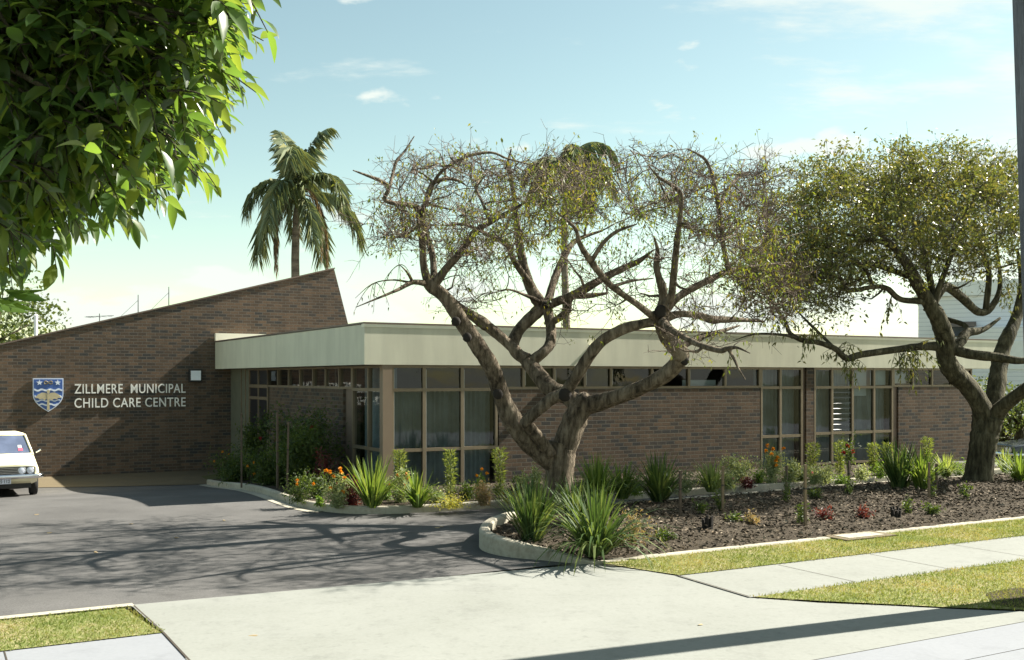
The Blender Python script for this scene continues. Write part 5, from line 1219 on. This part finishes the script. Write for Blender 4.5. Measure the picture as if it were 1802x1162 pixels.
bushy('ground_cover', 'bright yellow mat plant at the kerb below the first window', 'plant', 797, 893, .12, .6, 'yellow_leaf', 420, .035, stems=24, group='yellow mat plants along the kerb')
bushy('ground_cover', 'yellow mat plant at the kerb left of the bare tree trunk', 'plant', 907, 886, .11, .5, 'yellow_leaf', 320, .035, stems=22, group='yellow mat plants along the kerb')
bushy('pale_shrub', 'pale green conical shrub with pink flowers left of the bare tree trunk', 'shrub', 938, 884, .68, .4, 'silver_leaf', 460, .05, flowers=[(925, 868), (940, 872), (930, 850)], fm='pink_flower', fr=.03)
bushy('pale_shrub', 'pale green shrub behind the strap clumps right of the bare tree trunk', 'shrub', 1060, 868, .6, .6, 'silver_leaf', 420, .05)
strap_clump(1050, 886, .62, 120, 'wide strap clump just right of the bare tree trunk', 'strap', spread=.75)
strap_clump(1160, 884, .62, 120, 'wide dark strap clump in front of the long brick panel', 'strap_dark', spread=.75, flower=[(.1, .5, 'white_flower')])
strap_clump(1095, 878, .5, 80, 'smaller strap clump between two wide ones by the long brick panel', 'strap', spread=.8)
strap_clump(1252, 866, .45, 90, 'pale strap clump in front of the long brick panel', 'strap_pale', spread=.8)
bushy('pale_shrub', 'silvery shrub against the right part of the long brick panel', 'shrub', 1296, 848, .62, .7, 'silver_leaf', 620, .055, stems=14)
bushy('pale_shrub', 'low pale plant with pink flowers by the kerb before the long brick panel', 'shrub', 1285, 860, .35, .5, 'silver_leaf', 300, .05, flowers=[(1270, 838), (1290, 842)], fm='pink_flower', fr=.03)
bushy('red_shrub', 'small dark red plant at the kerb before the tall marigold', 'plant', 1317, 858, .22, .3, 'red_leaf', 220, .05, stems=10)
bushy('marigold', 'tall bushy marigold with bright orange heads at the end of the long brick panel', 'flower', 1356, 852, .72, .55, 'silver_leaf', 520, .055, flowers=[(1349, 784), (1358, 790), (1376, 789), (1348, 794), (1357, 800), (1367, 805), (1364, 811), (1365, 819)], group=GM, fr=.055)
bushy('pale_shrub', 'silvery shrub between the tall marigold and the brick pier', 'shrub', 1388, 850, .55, .55, 'silver_leaf', 420, .055)
column(1430, 843, .75, 'slim feathery shrub in front of the brick pier', wd=.26); column(1478, 842, .78, 'slim feathery shrub under the louvred pane', wd=.26)
column(1537, 838, .72, 'slim feathery shrub under the last full-height pane', wd=.24); column(1562, 836, .7, 'slim feathery shrub at the edge of the last brick panel', wd=.2)
column(1632, 830, .78, 'slim feathery shrub left of the leafy tree trunk', wd=.2)
bushy('rose_bush', 'young rose with dark red flowers in front of the louvred window', 'rose', 1493, 846, .95, .4, 'rose_leaf', 120, .06, flowers=[(1490, 785), (1499, 795), (1484, 797)], fm='red_flower', fr=.06, group=GR, shape='top')
bushy('pale_shrub', 'low whitish green plant with pink flowers before the brick pier', 'shrub', 1432, 852, .35, .5, 'silver_leaf', 360, .05, flowers=[(1428, 832), (1440, 838)], fm='pink_flower', fr=.03)
bushy('pale_shrub', 'pale shrub below the louvred window', 'shrub', 1455, 850, .42, .45, 'silver_leaf', 320, .05)
bushy('small_plant', 'small fresh green plant by the kerb below the louvred window', 'plant', 1478, 852, .2, .3, 'green_leaf', 140, .05)
strap_clump(1583, 861, .68, 95, 'broad strap clump with a white flower before the last brick panel', 'strap_dark', spread=.6, wd=.04, flower=[(.08, .6, 'white_flower')], droop=.9)
strap_clump(1622, 862, .6, 85, 'broad strap clump left of the leafy tree trunk', 'strap', spread=.65, wd=.035)
strap_clump(1664, 840, .4, 80, 'whitish strap clump against the last brick panel', 'strap_pale', spread=.9)
strap_clump(1795, 848, .52, 70, 'strap clump at the right of the leafy tree trunk', 'strap', spread=.8, wd=.03)
strap_clump(1768, 832, .4, 50, 'small pale strap clump behind the leafy tree trunk', 'strap_pale', spread=.8)
for x, y, h, w_, mat, lab in ((680, 880, .4, .4, 'green_leaf', 'fresh green filler plant at the foot of the corner post'), (765, 886, .3, .4, 'silver_leaf', 'small silvery plant between the arching strap clump and the yellow mat'), (822, 880, .32, .4, 'rose_leaf', 'dark green filler plant under the middle of the first window'), (915, 876, .45, .4, 'rose_leaf', 'dark green shrub against the brick just left of the bare tree'), (1120, 872, .4, .5, 'green_leaf', 'green filler shrub between two strap clumps along the long brick panel'), (1205, 866, .38, .5, 'silver_leaf', 'silvery filler shrub right of the wide dark strap clump'), (1335, 850, .3, .35, 'green_leaf', 'fresh green plant between the small dark red plant and the tall marigold'), (1410, 848, .35, .4, 'rose_leaf', 'dark green plant left of the brick pier'), (1515, 845, .35, .45, 'silver_leaf', 'pale filler shrub right of the louvred window'), (1550, 842, .4, .4, 'green_leaf', 'green filler plant left of the broad strap clump with the white flower'), (1690, 836, .35, .5, 'green_leaf', 'fresh green plant just left of the leafy tree trunk')):
    bushy('leafy_shrub', lab, 'shrub', x, y, h, w_, mat, 170, .055, stems=11, group='small filler shrubs in the front bed')
# island
strap_clump(938, 955, .62, 130, 'dark strap clump at the rounded end of the mulch island', 'strap_dark', z=.1, spread=.65, droop=1.0)
strap_clump(1048, 978, .66, 170, 'largest arching strap clump at the near edge of the mulch island', 'strap_dark', z=.08, spread=.95, droop=1.7)
strap_clump(1012, 925, .55, 80, 'strap clump at the foot of the bare tree', 'strap_dark', z=.1, spread=.7)
bushy('twiggy_shrub', 'reddish brown twiggy shrub behind the largest arching clump', 'shrub', 1112, 958, .5, .6, 'brown_leaf', 140, .05, z=.1, stems=16)
stake(1272, 906, .78, 'thick pale stake with a small rose near the middle of the mulch island', z=.1); stake(1417, 926, .92, 'tallest pale stake nearest the lawn edge in the mulch island', z=.09)
stake(1197, 912, .75, 'dark stake beside the wide dark strap clump', 'stake_dark', z=.1); stake(1384, 880, .62, 'dark stake behind the tallest pale stake', 'stake_dark', z=.1)
stake(1494, 868, .62, 'dark stake below the louvred window', 'stake_dark', z=.1); stake(1635, 880, .68, 'pale stake left of the leafy tree trunk', z=.1); stake(1648, 866, .55, 'dark stake nearest the leafy tree trunk', 'stake_dark', z=.1)
for x, y, h, lab in ((1268, 900, .42, 'small rose tied to the thick pale stake in the mulch'), (1383, 884, .5, 'young rose at the dark stake behind the tallest stake'), (1412, 922, .3, 'young rose at the tallest pale stake in the mulch'), (1495, 872, .45, 'young rose at the dark stake below the louvred window'), (1640, 876, .42, 'young rose between two stakes left of the leafy tree'), (1236, 905, .3, 'thin young rose left of the thick pale stake'), (1600, 905, .28, 'sparse young rose in the mulch in front of the broad strap clumps'), (1700, 880, .35, 'sparse young rose in front of the leafy tree trunk')):
    bushy('rose_bush', lab, 'rose', x, y, h, .22, 'rose_leaf', 50, .055, z=.1, stems=4, group=GR)
for x, y, h, mat, lab in ((1325, 925, .16, 'brown_leaf', 'low brownish plant in the mulch left of the tallest stake'), (1290, 920, .14, 'rose_leaf', 'low green plant in the mulch near the thick pale stake'), (1450, 916, .18, 'red_leaf', 'dark red tuft in the mulch just right of the tallest stake'), (1520, 913, .18, 'red_leaf', 'dark red tuft in the mulch farther right of the tallest stake'), (1432, 880, .2, 'rose_leaf', 'dark green tuft at the far edge of the mulch below the brick pier'), (1170, 950, .12, 'rose_leaf', 'low green plant in the mulch beside the reddish twiggy shrub'), (1640, 905, .16, 'rose_leaf', 'low green plant in the mulch in front of the leafy tree')):
    bushy('small_plant', lab, 'plant', x, y, h, .28, mat, 130, .05, z=.09, stems=9, group='small low plants in the mulch')
for x, y, h, lab in ((1245, 935, .25, 'burnt black stump in the mulch left of the thick pale stake'), (1577, 912, .2, 'short black stump in the mulch below the broad strap clumps')):
    p = at(x, y, .08); t = thing('tree_stump', lab, 'stump', p, 0, 'black stumps in the mulch'); m = MB()
    for k in range(7):
        a = k * .9; m.tube([(math.cos(a) * .05, math.sin(a) * .05, -.03), (math.cos(a) * .07, math.sin(a) * .07, h * rng.uniform(.6, 1))], [.028, .018], 6)
    link('stump', m, M['knot'], t)
# utility cover in the lawn
cv = MB(); uc, vc = to_uv(G(1512, 947)); cv.box((-.5, -.24, 0), (.5, .24, .03)); t = thing('utility_cover', 'flat concrete utility cover set in the strip of lawn', 'cover', L(uc, vc, .012), ANG); link('slab', cv, M['tan_path'], t)
cv = MB(); cv.box((-.36, -.15, .0305), (.36, .15, .036)); link('lid', cv, M['kerb'], t)
# fallen leaves
for i, (x, y, lab) in enumerate(((437, 1118, 'dry brown leaf lying alone on the concrete crossing'), (396, 916, 'pale leaf on the asphalt just beyond the branch shadows'), (235, 921, 'pale leaf on the sunlit asphalt left of the building shadow tip'), (82, 937, 'pale leaf on the asphalt in front of the cream sedan'), (170, 972, 'pale leaf in the branch shadows at the left of the asphalt'), (315, 945, 'pale leaf among the branch shadows on the asphalt'), (765, 928, 'pale leaf on the asphalt left of the rounded island kerb'), (780, 927, 'pale leaf on the asphalt nearest the rounded island kerb'), (1234, 1097, 'small dark leaf on the concrete crossing near the pole shadow'), (60, 905, 'pale leaf on the asphalt just before the cream sedan'))):
    p = G(x, y, 0.016); m = MB()
    big_leaf(m, np.zeros(3), np.array([math.cos(i * 2.1), math.sin(i * 2.1), .15]), .09, .6, np.array([-math.sin(i * 2.1), math.cos(i * 2.1), .25]), .3)
    u_, v_ = to_uv(p); o = link('fallen_leaf', m, M['litter'], loc=(p[0], p[1], gz(u_, v_) + .012)); tag(o, lab, 'leaf', 'fallen leaves on the ground')
